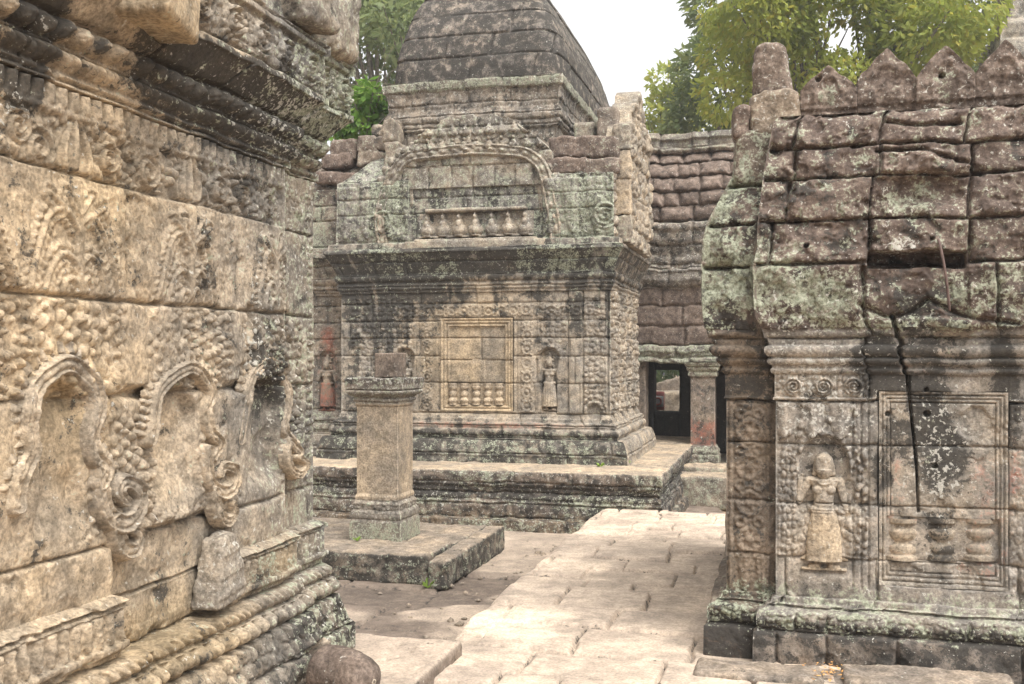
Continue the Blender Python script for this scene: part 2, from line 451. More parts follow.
def garland(U, Z, cu, zs, Rr, A, lean=.35):
    """inverted-U garland: raised stems with rows of leaflets between; returns height and a mask"""
    x = (U - cu) / (1 + lean * np.clip(zs - Z, 0, 1)); y = np.clip(Z - zs, 0, None)
    rho = np.hypot(x, y) / Rr; an = np.arctan2(np.abs(x), y + 1e-6)
    s = np.where(Z > zs, an * Rr, Rr * math.pi / 2 + zs - Z)
    def leaf(c, w, p):
        t = (s / p) % 1 - .5
        return dome(np.clip(np.hypot((rho - c + t * w * .5) / w, t / .46), 0, 1))
    h = np.maximum.reduce([1.0 * dome(np.clip(np.abs(rho - 1) / .13, 0, 1)), .85 * dome(np.clip(np.abs(rho - .52) / .10, 0, 1)), .75 * leaf(.755, .14, .026 + Rr * .05), .7 * leaf(.24, .17, .03), .7 * leaf(1.28, .14, .026 + Rr * .05)])
    return A * (h - .30), rho < 1.42
def palmette(U, Z, cu, z0, Rr, A, n=7):
    x, y = U - cu, Z - z0; r = np.hypot(x, y) / Rr; an = np.arctan2(x, np.abs(y) + 1e-6)
    pet = .5 + .5 * np.cos(an * n)
    return A * (pet ** .7 * sst(1.02 + .1 * pet - r, 0, .12) * (.45 + .55 * r) + .8 * dome(np.clip(r / .22, 0, 1)) - .15), (r < 1.1) & (y > -.01)
def devata(x, z, bent=-1, worn=0.0):
    """relief of a standing celestial figure, unit height, x to the right; returns a height of about 0.13 at most"""
    h = np.zeros(x.shape)
    def cap(x1, z1, x2, z2, r1, r2, k=.8, b=0.0):
        nonlocal h
        d, t = seg(x, z, x1, z1, x2, z2); r = r1 + (r2 - r1) * t
        h = np.maximum(h, np.where(d < r, b + k * r * dome(np.clip(d / r, 0, 1)), 0))
    def ell(cx, cz, rx, rz, A, b=0.0):
        nonlocal h
        d = np.hypot((x - cx) / rx, (z - cz) / rz); h = np.maximum(h, np.where(d < 1, b + A * dome(np.clip(d, 0, 1)), 0))
    h = np.maximum(h, np.where((np.abs(x) < .17) & (z > 0) & (z < .022), .05, 0))
    for sx in (-1, 1):
        cap(sx * .055, .03, sx * .10, .022, .026, .02, .9, .03)        # feet turned out
        cap(sx * .05, .03, sx * .045, .12, .026, .032)                 # ankles
    t = np.clip((z - .075) / (.48 - .075), 0, 1)                       # skirt: narrow waist, flared hem
    hw = .135 - .05 * t ** .8 + .02 * np.sin(t * 3.1)
    body = np.where((z > .075) & (z < .485), .035 + .075 * dome(np.clip(np.abs(x) / hw, 0, 1)), 0) * (np.abs(x) < hw)
    body = body + np.where(body > 0, (.001 if worn else .004) * np.cos(x * 150) * sst(.3 - np.abs(z - .2), 0, .1), 0)
    h = np.maximum(h, body)
    cap(.0, .47, .03, .2, .026, .04, .5, .085)                         # hanging sash
    cap(-.085, .475, .085, .475, .022, .022, .7, .06)                  # belt
    cap(.12, .1, .17, .085, .02, .008, .6, .02); cap(-.12, .1, -.165, .085, .02, .008, .6, .02)
    t = np.clip((z - .47) / (.70 - .47), 0, 1)
    hw = .078 - .012 * np.sin(t * math.pi) + .035 * t ** 2
    h = np.maximum(h, np.where((z > .47) & (z < .705) & (np.abs(x) < hw), .03 + .06 * dome(np.clip(np.abs(x) / hw, 0, 1)), 0))
    ell(-.045, .625, .044, .042, .055, .05); ell(.045, .625, .044, .042, .055, .05)
    ell(0, .535, .012, .012, -.01, .085)
    cap(-.105, .69, .105, .69, .03, .03, .8, .02)                       # shoulders
    cap(0, .69, 0, .745, .036, .034, .8, .03)                           # neck
    ell(0, .805, .058 + .016 * worn, .072 + .03 * worn, .075, .035)                                # head
    if not worn:
        cap(0, .815, 0, .79, .008, .013, .9, .1); cap(-.02, .766, .02, .766, .008, .008, .7, .095)
        for sx in (-1, 1): ell(sx * .024, .812, .014, .007, .012, .092)
    for sx in (-1, 1):
        cap(sx * .062, .81, sx * .066, .745, .014, .02, .8, .02)        # long ears with pendants
    if not worn:                                                        # diadem
        cap(-.06, .86, .06, .86, .018, .018, .8, .045); cap(0, .87, 0, .985, .05, .008, .8, .03)
        for sx in (-1, 1): cap(sx * .045, .865, sx * .06, .93, .018, .006, .8, .02)
    b = bent
    cap(b * .115, .685, b * .185, .535, .034, .028, .9, .015); cap(b * .185, .535, b * .175, .665, .028, .02, .9, .02)
    cap(b * .175, .665, b * .172, .70, .021, .02, .8, .02)
    for q in range(4): cap(b * (.186 - q * .011), .70, b * (.196 - q * .016), .742 - .006 * abs(q - 1.5), .0065, .005, .9, .018)
    cap(b * .165, .695, b * .148, .712, .007, .005, .9, .02)
    cap(-b * .115, .685, -b * .155, .52, .034, .027, .9, .015); cap(-b * .155, .52, -b * .19, .37, .027, .02, .9, .015)
    cap(-b * .19, .37, -b * .2, .335, .02, .019, .8, .016)
    for q in range(4): cap(-b * (.187 + q * .01), .33, -b * (.188 + q * .014), .285 + .005 * abs(q - 1.5), .0065, .005, .9, .014)
    cap(-b * .182, .345, -b * .168, .318, .007, .005, .9, .014)
    return h
# ---------------------------------------------------------------- materials
class NT:
    def __init__(s, name):
        s.m = bpy.data.materials.new(name); s.m.use_nodes = True
        s.n, s.l = s.m.node_tree.nodes, s.m.node_tree.links
        s.b = s.n['Principled BSDF']
    def add(s, t, **k):
        n = s.n.new(t)
        for a, v in k.items(): setattr(n, a, v)
        return n
    def set(s, sock, v):
        if hasattr(v, 'is_output') or isinstance(v, bpy.types.NodeSocket): s.l.new(v, sock)
        else: sock.default_value = v
    def math(s, op, a, b=0.0, c=None, clamp=False):
        n = s.add('ShaderNodeMath', operation=op, use_clamp=clamp); s.set(n.inputs[0], a); s.set(n.inputs[1], b)
        if c is not None: s.set(n.inputs[2], c)
        return n.outputs[0]
    def noise(s, vec, scale, detail=3, rough=.55, dist=0.0):
        n = s.add('ShaderNodeTexNoise'); s.l.new(vec, n.inputs['Vector']); n.inputs['Scale'].default_value = scale
        n.inputs['Detail'].default_value = detail; n.inputs['Roughness'].default_value = rough; n.inputs['Distortion'].default_value = dist
        return n.outputs['Fac']
    def vor(s, vec, scale):
        n = s.add('ShaderNodeTexVoronoi'); s.l.new(vec, n.inputs['Vector']); n.inputs['Scale'].default_value = scale
        return n.outputs['Distance']
    def rng(s, v, a, b, c=0.0, d=1.0, smooth=True):
        n = s.add('ShaderNodeMapRange'); n.interpolation_type = 'SMOOTHSTEP' if smooth else 'LINEAR'
        s.set(n.inputs[0], v)
        for i, q in enumerate((a, b, c, d)): n.inputs[i + 1].default_value = q
        return n.outputs[0]
    def mix(s, f, a, b, mode='MIX'):
        n = s.add('ShaderNodeMix', data_type='RGBA', blend_type=mode); s.set(n.inputs[0], f)
        for q, v in ((n.inputs[6], a), (n.inputs[7], b)):
            if isinstance(v, tuple): q.default_value = (*v, 1) if len(v) == 3 else v
            else: s.l.new(v, q)
        return n.outputs[2]
    def attr(s, name):
        a = s.add('ShaderNodeAttribute', attribute_name=name); q = s.add('ShaderNodeSeparateColor'); s.l.new(a.outputs['Color'], q.inputs[0])
        return q.outputs[0], q.outputs[1], q.outputs[2], a.outputs['Alpha']
    def mapping(s, vec, sc):
        n = s.add('ShaderNodeMapping'); s.l.new(vec, n.inputs[0]); n.inputs['Scale'].default_value = sc
        return n.outputs[0]
    def bump(s, h, dist, strength=1.0, prev=None):
        n = s.add('ShaderNodeBump'); s.l.new(h, n.inputs['Height']); n.inputs['Distance'].default_value = dist; n.inputs['Strength'].default_value = strength
        if prev is not None: s.l.new(prev, n.inputs['Normal'])
        return n.outputs[0]

def make_stone(name, grain=1.0, con=1.0, grey=(.20, .182, .158), tan=(.325, .250, .165)):
    t = NT(name)
    pos = t.add('ShaderNodeNewGeometry').outputs['Position']
    L, K, Rd, Wh = t.attr('stain'); warm, lat, br, yel = t.attr('tone')
    n1 = t.noise(pos, 3.2, 4, .6); n2 = t.noise(pos, 14, 5, .62); n3 = t.noise(pos, 60 * grain, 4, .65); n4 = t.noise(pos, 190 * grain, 2, .6)
    n5 = t.noise(t.mapping(pos, (9, 9, 1.3)), 1.0, 4, .6)        # rain streaks
    col = t.mix(t.math('ADD', warm, t.rng(n1, .3, .7, -.22, .22), clamp=True), grey, tan)
    col = t.mix(yel, col, (.37, .245, .09))
    latc = t.mix(t.rng(n2, .3, .7), (.10, .066, .052), (.15, .115, .092))
    col = t.mix(t.math('ADD', lat, t.rng(n2, .3, .7, -.12, .12), clamp=True), col, latc)
    v = t.math('MULTIPLY', t.math('MULTIPLY', t.rng(n2, .3, .7, 1 - .34 * con, 1 + .32 * con), t.rng(n3, .3, .7, 1 - .36 * con, 1 + .34 * con)), t.rng(n1, .3, .7, 1 - .20 * con, 1 + .18 * con))
    v = t.math('MULTIPLY', v, t.rng(n5, .25, .75, .94, 1.05))
    v = t.math('MULTIPLY', v, t.math('ADD', t.math('MULTIPLY', br, .8), .6))
    cv = t.add('ShaderNodeCombineColor'); [t.l.new(v, cv.inputs[i]) for i in range(3)]
    col = t.mix(1.0, col, cv.outputs[0], 'MULTIPLY')
    def th(mask, nz, amp=1.0, a=.44, b=.56):
        nn = t.rng(nz, .34, .66, -.5, .5, False)      # even spread: the mask is then about the share of surface covered
        return t.rng(t.math('ADD', mask, t.math('MULTIPLY', nn, amp)), a, b)
    nl = t.math('ADD', t.math('MULTIPLY', n2, .55), t.math('MULTIPLY', n3, .45))
    nk = t.math('ADD', t.math('MULTIPLY', t.noise(pos, 9, 5, .65, .4), .6), t.math('MULTIPLY', n3, .4))
    red = th(Rd, nl, .8, .30, .75)
    col = t.mix(t.math('MULTIPLY', red, .8), col, t.mix(n3, (.22, .05, .03), (.30, .11, .07)))
    bk = th(K, nk, 1.0, .40, .64)
    col = t.mix(t.math('MULTIPLY', bk, .9), col, t.mix(n3, (.016, .015, .014), (.055, .050, .043)))
    li = th(L, nl, 1.0, .42, .56)
    wv = t.noise(pos, 34, 4, .6, .6)
    li = t.math('MULTIPLY', li, t.rng(t.noise(pos, 26, 5, .7, .3), .40, .52, .25, 1.0))
    col = t.mix(t.math('MULTIPLY', li, .88), col, t.mix(t.rng(n3, .3, .7), (.12, .13, .085), (.35, .36, .27)))
    wh = th(Wh, t.math('ADD', t.math('MULTIPLY', wv, .7), t.math('MULTIPLY', n3, .3)), 1.0, .46, .54)
    col = t.mix(t.math('MULTIPLY', wh, .8), col, (.42, .40, .35))
    t.l.new(col, t.b.inputs['Base Color'])
    t.b.inputs['Roughness'].default_value = .93
    t.b.inputs['Specular IOR Level'].default_value = .2
    nb = t.bump(n2, .012, .55); nb = t.bump(n3, .006, .7, nb); nb = t.bump(n4, .002, .6, nb)
    pit = t.vor(pos, 75 * grain); nb = t.bump(t.rng(pit, .0, .35), .002, .35, nb)
    t.l.new(nb, t.b.inputs['Normal'])
    return t.m
STONE = make_stone('weathered_sandstone')
PAVE = make_stone('worn_paving', con=.62, grey=(.25, .205, .165), tan=(.47, .375, .285))

def make_earth():
    t = NT('packed_earth'); pos = t.add('ShaderNodeNewGeometry').outputs['Position']
    n1, n2, n3 = t.noise(pos, 1.7, 5), t.noise(pos, 18, 4), t.noise(pos, 90, 3)
    c = t.mix(t.rng(n1, .35, .65), (.24, .165, .105), (.34, .25, .165)); c = t.mix(t.rng(n2, .45, .7), c, (.22, .15, .095))
    t.l.new(c, t.b.inputs['Base Color']); t.b.inputs['Roughness'].default_value = .95
    t.l.new(t.bump(n3, .006, .6, t.bump(n2, .02, .6)), t.b.inputs['Normal']); return t.m
EARTH = make_earth()
def make_leaf(name, c1, c2, c3, trans=.35):
    t = NT(name); r, g, b, a = t.attr('leaf')
    c = t.mix(r, c1, c2); c = t.mix(g, c, c3)
    t.l.new(c, t.b.inputs['Base Color']); t.b.inputs['Roughness'].default_value = .55; t.b.inputs['Specular IOR Level'].default_value = .3
    tr = t.add('ShaderNodeBsdfTranslucent'); t.l.new(c, tr.inputs[0])
    mx = t.add('ShaderNodeMixShader'); mx.inputs[0].default_value = trans
    t.l.new(t.b.outputs[0], mx.inputs[1]); t.l.new(tr.outputs[0], mx.inputs[2])
    t.l.new(mx.outputs[0], t.n['Material Output'].inputs[0]); return t.m
LEAF_PALE = make_leaf('leaf_pale', (.24, .29, .06), (.40, .43, .09), (.48, .39, .08), .6)
LEAF_MID = make_leaf('leaf_mid', (.11, .15, .06), (.20, .24, .09), (.26, .27, .10), .5)
LEAF_DARK = make_leaf('leaf_dark', (.06, .095, .035), (.12, .155, .055), (.14, .16, .06), .4)
LEAF_VIVID = make_leaf('leaf_vivid', (.09, .18, .03), (.20, .34, .06), (.30, .38, .08), .5)
def make_plain(name, c1, c2, sc=12, rough=.8, metal=0.0):
    t = NT(name); pos = t.add('ShaderNodeNewGeometry').outputs['Position']; n = t.noise(pos, sc, 5, .6)
    t.l.new(t.mix(t.rng(n, .3, .7), c1, c2), t.b.inputs['Base Color']); t.b.inputs['Roughness'].default_value = rough; t.b.inputs['Metallic'].default_value = metal
    t.l.new(t.bump(n, .01, .5), t.b.inputs['Normal']); return t.m
BARK = make_plain('bark', (.10, .08, .06), (.22, .19, .15), 9, .95)
RUST = make_plain('rusty_iron', (.07, .042, .034), (.13, .085, .07), 40, .85)
DRYLEAF = make_plain('dry_leaf', (.40, .17, .04), (.52, .30, .10), 30, .8)
WOOD = make_plain('dark_timber', (.035, .027, .02), (.075, .055, .04), 20, .8)
PAINTRED = make_plain('faded_red_paint', (.12, .025, .02), (.17, .05, .04), 25, .8)
PAINTGREY = make_plain('grey_paint', (.08, .08, .075), (.15, .145, .135), 25, .8)
# ---------------------------------------------------------------- ground, courtyard paving and causeway
GZ = -0.27
def sheet(name, x0, x1, y0, y1, z, d, mat, fn, kind='structure'):
    nx, ny = int((x1 - x0) / d) + 1, int((y1 - y0) / d) + 1
    X, Y = np.meshgrid(np.linspace(x0, x1, nx), np.linspace(y0, y1, ny))
    Zz, st = fn(X, Y); P = np.stack([X, Y, z + Zz], -1)
    o = mk(name, P.reshape(-1, 3), gridf(ny, nx), mat, None, flat(st)); o['kind'] = kind; return o
o = mk('ground', [(-60, -12, GZ - .05), (60, -12, GZ - .05), (60, 90, GZ - .05), (-60, 90, GZ - .05)], [(0, 1, 2, 3)], EARTH); o['kind'] = 'structure'
def loc(X, Y): return X * TF[0] + Y * TF[1], X * SD[0] + Y * SD[1]
def court(X, Y):
    a, b = loc(X, Y)
    h, bid, dj = ashlar(a + .12 * (fbm(a * .9, b * .9, 3) - .5), b + .12 * (fbm(a * .9 + 9, b * .9, 4) - .5), list(np.arange(2.0, 16, .62)), .8, 11, .008, .022, .02, .012)
    sand = sst(fbm(X * .9, Y * .9, 5, 4), .52, .60)
    h = h * (1 - sand) + sand * (.006 * fbm(X * 9, Y * 9, 6)) + (fbm(X * 3, Y * 3, 7) - .5) * .03
    return h, dict(warm=.45 + .4 * sand, br=-.02 + .2 * bid * (1 - sand) + .2 * sand, lat=.5 * (1 - sand) + .1, K=.10 + .16 * (1 - sand) * fbm(X * 2, Y * 2, 8) + .4 * np.exp(-(dj / .016) ** 2) * (1 - sand))
sheet('courtyard_paving', -4.2, 2.6, 5.0, 14.0, GZ, .02, PAVE, court)

# the causeway: a raised strip of sandy sandstone slabs, running away along SD
PA0 = loc(*ground(455, 630, 0))[0]
PATH_FACE = loc(*ground(600, 512, 0))
def causeway():
    a0, a1, b0 = PA0, PA0 + 2.55, 2.2
    bend = loc(*C_T)[1] - .02
    d = .008
    A, B = np.meshgrid(np.arange(a0, a1 + d, d), np.arange(b0, bend + 2.3, d * 1.4))
    px = A * 0
    rows = [2.0]
    rng = random.Random(5)
    while rows[-1] < bend + 3: rows.append(rows[-1] + rng.uniform(.30, .58))
    Aw = A + .07 * (fbm(A * 1.3, B * 1.3, 13) - .5); Bw = B + .10 * (fbm(A * 1.1, B * 1.1, 14) - .5) + (A - a0) * .05
    h, bid, dj = ashlar(Aw, Bw, rows, .54, 23, .009, .036, .009, .017, .05)
    sand = sst(fbm(A * 1.1, B * 1.1, 15, 4), .55, .68)
    h = np.where(dj < .05, h * (1 - .6 * sand), h) + (fbm(A * 4, B * 4, 16) - .5) * .008
    crk = worley(A * 1.6, B * 1.6, 19); ck = np.exp(-((crk[1] - crk[0]) / .014) ** 2) * (vn(A * 1.2, B * 1.2, 20) > .62) * (1 - sand)
    h = h - .012 * ck
    # worn left edge and the ragged far end
    ed = np.clip((A - a0) / .10 + 1.2 * (vn(B * 2.2, B * 0, 17) - .3), 0, 1)
    h = h - .05 * (1 - ed) ** 2
    far = bend - .45 * 0 + .12 * (vn(np.floor(A / .6), A * 0, 3) - .5) + np.where(A > a0 + 1.55, 2.0, 0)
    keep = B < far
    P = wpos((0, 0), A, B, h)
    drop = (A < a0 + d * .5) | (A > a1 - d * .5) | (B < b0 + d * .5)
    P[..., 2] = np.where(drop, GZ - .02, P[..., 2])
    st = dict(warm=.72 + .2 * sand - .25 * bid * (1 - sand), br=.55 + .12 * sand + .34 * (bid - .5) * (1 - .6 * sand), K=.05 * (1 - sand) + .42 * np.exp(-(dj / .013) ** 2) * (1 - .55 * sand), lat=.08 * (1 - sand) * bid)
    st = {q: np.broadcast_to(v, A.shape) for q, v in st.items()}
    Fc = gridf(*A.shape); kk = keep.ravel()[Fc].all(1); Fc = Fc[kk]
    # walls below the cut far end
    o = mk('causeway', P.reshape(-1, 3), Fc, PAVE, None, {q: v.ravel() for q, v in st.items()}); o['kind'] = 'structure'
    # earth fill under the far end so that the end reads as a solid bank
    for x0, x1, y1, i in ((a0 + .02, a0 + 1.54, bend - .09, 0), (a0 + 1.56, a1 - .02, bend + 1.9, 1)):
        b = rock('causeway_fill', None, PAVE, (*wpos((0, 0), (x0 + x1) / 2, (b0 + y1) / 2, 0)[:2], GZ), (x1 - x0, y1 - b0, abs(GZ) - .035), 0, 31 + i, .02, .01, .08, st=dict(warm=.3, br=.2, K=.3, L=.3)); b['kind'] = 'structure'
C_T = (1.581, 11.216)
causeway()

# ---------------------------------------------------------------- the carved shrine on the left
LE = (-1.070, 5.647); LF = Face(LE, SD)
left = thing('carved_shrine', 'tan sandstone shrine wall with deep carved foliage, blind arches and a heavy dark cornice', 'shrine', (LE[0], LE[1], 0))
def left_relief(k, U, Z):
    if k in (1, 3):
        h = (fbm(U * 20, Z * 20, 2) - .5) * .01
        return h, dict(warm=.5, br=.5, K=.3 * sst(Z, 2.6, 2.9))
    B = LF.blob
    wear = .5 + .6 * fbm(U * 2.2, Z * 2.2, 101)
    rows = [.08, .22, .39, .56, .765, .985, 1.535, 1.89, 2.325, 2.635, 2.84, 3.0, 3.25, 3.55, 3.95]
    J = [.5, .55, .6, [-2.6, -1.79, -.93], [-2.5, -1.79, -.98, -.3], [-2.6, -1.78, -1.52, -.95, -.40], [-2.5, -1.74, -.80, -.72], [-2.6, -1.70, -.86], [-2.7, -1.72, -.40], [-2.3, -1.68, -.36], [-1.66, -1.15, -.40], [-1.63, -.42], .55, .6]
    h, bid, dj = ashlar(U, Z, rows, J, 41, .0045, .028, .004, .008, .2)
    open_j = gb(U, Z, -.74, 1.54, .16, .03) + gb(U, Z, -1.55, 1.54, .16, .022) + gb(U, Z, -.70, 1.19, .22, .03) + gb(U, Z, -.74, 1.72, .03, .2)
    h = h - .05 * np.clip(open_j * 1.6, 0, 1) * (dj < .035)
    c = np.zeros(U.shape)
    # tongue frieze
    zf = box(U, Z, -9, 9, 2.545, 2.612, .003)
    x = (U / .062) % 1 - .5
    c = c + zf * (.024 * dome(np.abs(x) / .47) - .004 + .006 * (np.abs(x) < .07) - .03 * np.exp(-((np.abs(x) - .5) / .07) ** 2))
    c = c + .016 * dome(np.clip(np.abs(Z - 2.53) / .016, 0, 1))
    # scroll course
    zs = box(U, Z, -9, -.13, 2.335, 2.515, .004)
    sc_ = foliage(U, Z, .036, 77, .036)
    for px, py, rr in ((30, 150, .075), (8, 128, .06), (98, 160, .06), (142, 172, .075), (122, 150, .05), (212, 190, .06), (236, 196, .05), (262, 205, .055)):
        cu, cz = LF(px, py); d = np.hypot(U - cu, Z - cz); an = np.arctan2(Z - cz, U - cu) / (2 * math.pi)
        w_ = np.cos(2 * math.pi * (d / (rr * .42) - an)); sc_ = np.where(d < rr, .045 * (np.clip(w_, -.6, 1) * .5 + .1), sc_)
    for px, py in ((65, 172), (182, 203), (285, 222)):
        cu, cz = LF(px, py - 2); v = np.clip((Z - 2.335) / .18, 0, 1); ww = .062 * np.sqrt(np.clip(1 - (2 * v - .75) ** 2 / 1.6, 0, 1)) * np.clip(1.25 - v, 0, 1) ** .5 + .004
        xq = np.abs(U - cu) / ww; lens = .036 * np.exp(-((xq - 1) / .16) ** 2) + .030 * dome(np.clip(xq / .34, 0, 1)) + .020 * np.exp(-((xq - 1.5) / .16) ** 2) - .012
        sc_ = np.where(xq < 1.75, lens, sc_)
    c = c + zs * sc_
    # tree-of-life course: trunks with drooping leafy branches
    za = box(U, Z, -9, -.12, 1.905, 2.315, .004)
    gg = foliage(U, Z, .033, 9, .030)
    BR = [[(-2, 232), (-10, 218), (-21, 213), (-32, 222), (-40, 245), (-47, 275), (-50, 298)], [(2, 222), (10, 216), (19, 217), (28, 229), (35, 250), (42, 278), (48, 298)], [(-3, 268), (-9, 258), (-18, 256), (-27, 265), (-33, 281), (-36, 299)], [(3, 262), (11, 255), (20, 262), (27, 280), (31, 299)], [(-2, 286), (-8, 279), (-15, 283), (-19, 299)], [(3, 284), (8, 277), (14, 284), (17, 299)], [(-1, 216), (-14, 196)], [(1, 214), (15, 194)], [(-12, 214), (-30, 200)], [(14, 214), (30, 203)]]
    for tpx, kx, kz, s_ in ((68, 1.0, 0, 1.0), (182, .88, 13, .93), (268, .62, 22, .92), (-75, 1.3, -8, 1.0)):
        tu = LF.u(tpx)
        lv = np.full(U.shape, -1.0)
        for br_ in BR:
            pts = [(tu + dx / 68 * .34 * (kx if kx != .62 else .74), LF.z(68, 300 - (300 - y))) for dx, y in br_]
            lv = np.maximum(lv, frond(U, Z, pts, .0125, .052, .031))
        tk = np.where(np.abs(U - tu) < .024, .042 * dome(np.clip((U - tu) / .024, -1, 1)), -1)
        lv = np.maximum(lv, tk); inn = np.abs(U - tu) < .24 * (kx if kx != .62 else .74)
        gg = np.where(lv > -.5, lv - .006, np.where(inn, gg * .55 - .012, gg * .7))
    c = c + za * gg
    # fruit and foliage course
    zn = box(U, Z, -9, -.12, 1.545, 1.88, .004)
    big = foliage(U, Z, .046, 21, .038) + .022 * dome(np.clip((((U + .02 * np.sin(Z * 18)) / .17) % 1 - .5) / .06, -1, 1))
    small = foliage(U + .15 * Z, Z, .034, 22, .034)
    sel = sst(fbm(U * 2.2, Z * .8, 23), .47, .52)
    bare = gb(U, Z, -1.64, 1.72, .07, .3, 4) + gb(U, Z, -.86, 1.66, .07, .3, 4)
    c = c + zn * (big * (1 - sel) + small * sel) * np.clip(1 - bare, 0, 1)
    # blind niches
    rec = np.zeros(U.shape)
    for uc, w, zt, zb, dp in ((-2.075, .115, 1.60, 1.00, .055), (-1.36, .15, 1.575, 1.02, .065), (-.60, .15, 1.585, 1.00, .075)):
        yy = np.clip(Z - (zt - w), 0, None)
        sd = np.hypot(U - uc, yy) - w * (1 + .25 * sst(1.25 - Z, 0, .2))
        rec = np.maximum(rec, dp * (1 - sst(sd, -.03, .006)) * sst(Z, zb, zb + .2))
    nb = box(U, Z, -9, -.12, 1.03, 1.535, .01)
    rough = foliage(U, Z, .040, 31, .038) * sst(fbm(U * 2.4, Z * 2.4, 33), .40, .56)
    c = c + nb * np.where(rec > .004, (fbm(U * 16, Z * 14, 37) - .5) * .022, rough) - rec
    # end border strip
    es = box(U, Z, -.125, 9, .98, 2.52, .003)
    c = c + es * (.012 * ((U > -.118) & (U < -.104)) + .010 * ((U > -.018)) + np.where((U > -.095) & (U < -.025), strings(U + .01, Z, .035, .042, 43, .030), 0))
    # plain chisel-dressed courses
    zp = box(U, Z, -9, 9, .80, 1.03, .02)
    c = c + zp * ((fbm(U * 18, Z * 10, 51, 3) - .5) * .028)
    # base: leaf band, rope, beads, lotus, plinth
    zb = box(U, Z, -9, 9, .635, .745, .003) * (1 - box(U, Z, -1.78, -.99, .4, 1.0, .004))
    c = c + zb * (petals(U, Z, .635, .75, .062, .034, .8) - .012 + nuggets(U, Z, 40, 44, .012))
    c = c + rope(U, Z, .528, .03, .055, .028)
    c = c + beads(U, Z, .442, .095, .040, .062) - .018 * box(U, Z, -9, 9, .405, .48, .003)
    zl = box(U, Z, -9, 9, .245, .385, .004); xl = (U / .055) % 1 - .5
    c = c + zl * (.024 * dome(np.abs(xl) / .5) - .01 + nuggets(U, Z, 14, 61, .035, .7))
    c = c + box(U, Z, -9, 9, .0, .235, .01) * ((fbm(U * 6, Z * 6, 63) - .5) * .06)
    # cornice: rope, bead row, carved band
    c = c + rope(U, Z, 2.705, .030, .046, .044) - .014 * box(U, Z, -9, 9, 2.678, 2.732, .003)
    c = c + beads(U, Z, 2.79, .092, .041, .068) - .024 * box(U, Z, -9, 9, 2.748, 2.834, .004) + box(U, Z, -9, 9, 2.75, 2.835, .004) * nuggets(U, Z, 36, 72, .014)
    zc = box(U, Z, -9, 9, 3.01, 3.20, .004)
    c = c + zc * (spirals(U, Z, 3.105, .24, .085, .035, .03) + nuggets(U, Z, 20, 71, .03))
    wear2 = .50 + .55 * sst(fbm(U * 2.6, Z * 2.6, 104, 4), .34, .58) * np.where(Z > 2.6, 1.0, 1.0)
    wear2 = np.maximum(wear2, .75 * ((Z > 2.6) | (Z < .6)))
    h = h + c * wear2
    # general weathering and chipped edges
    h = h + (fbm(U * 9, Z * 9, 81, 4) - .5) * .012 + (fbm(U * 3, Z * 3, 82, 3) - .5) * .02
    chip = sst(fbm(U * 5, Z * 5, 83, 4), .62, .70) * np.exp(-dj / .05)
    h = h - .03 * chip
    # surface state
    K = .15 + .08 * sst(U, -1.8, -1.0) + .75 * B(U, Z, 8, 40, 26, 60, 4) + .85 * B(U, Z, 215, 105, 85, 42, 3) + .5 * B(U, Z, 10, 40, 22, 70, 4) + .6 * B(U, Z, 262, 375, 18, 44) + .25 * B(U, Z, 10, 230, 18, 70) + .25 * B(U, Z, 300, 60, 60, 60) + .25 * B(U, Z, 290, 640, 70, 40) + .18 * B(U, Z, 235, 190, 14, 60)
    K = K + .22 * (1 - sst(Z, .3, .5)) * sst(U, -1.1, -.5) + .42 * sst(Z, 2.82, 2.86) * (1 - sst(Z, 2.95, 3.0)) * sst(U, -1.75, -1.3) + .15 * sst(fbm(U * 6, Z * 1.5, 91), .5, .7)
    Lc = .10 + .08 * sst(U, -1.8, -1.2) + .22 * sst(U, -1.0, -.1) + .30 * B(U, Z, 290, 90, 60, 60) + .25 * B(U, Z, 245, 570, 14, 30) + .06 * sst(U, -1.2, -.5) * (1 - sst(Z, .3, .6)) + .12 * B(U, Z, 110, 250, 30, 60)
    Wh = .08 + .28 * B(U, Z, 246, 350, 12, 60) + .24 * B(U, Z, 250, 110, 50, 40) + .2 * B(U, Z, 40, 90, 60, 60) * (U < -2.25) + .12 * sst(U, -.9, -.3)
    warm = .76 - .50 * sst(U, -1.95, -.5) + .20 * (bid - .5) + .10 * B(U, Z, 40, 280, 90, 200)
    warm = warm - .15 * sst(Z, 2.6, 3.1) * sst(U, -1.8, -1.0)
    yel = .38 * B(U, Z, 155, 640, 60, 46) + .22 * B(U, Z, 60, 410, 40, 70) + .16 * B(U, Z, 90, 200, 70, 60) + .28 * B(U, Z, 262, 562, 26, 22)
    br = .50 + .20 * (bid - .5) - .16 * sst(U, -1.3, -.2) - .12 * (1 - sst(Z, .2, .5)) * sst(U, -1.2, -.7)
    lat = .55 * (1 - sst(Z, .2, .45)) * sst(U, -1.0, -.4) + .25 * B(U, Z, 285, 130, 18, 16)
    return h, dict(K=K, L=Lc, Wh=Wh, warm=warm, yel=yel, br=br, lat=lat)
def left_pmod(k, U, Z, P):
    if k not in (0, 2): return P
    miss = box(U, Z, -1.79, -.985, .555, 1.01, .006) * (1 - .2 * vn(U * 6, Z * 6, 3))
    P = P * (1 - miss) - .055 * miss
    brk = sst(.03 - (Z - (2.865 + .16 * np.clip(-1.66 - U, 0, .5) + .02 * vn(U * 14, U * 0, 4))), 0, .02)  # broken crown of the cornice
    hole = box(U, Z, -2.26, -1.66, 2.83, 3.25, .01) * (1 - brk)
    P = P * (1 - hole) - .03 * hole
    low = box(U, Z, -.75, -.30, .06, .23, .02)                                        # broken foot of the base
    return P - .13 * low * sst(vn(U * 7, Z * 7, 8), .3, .5)
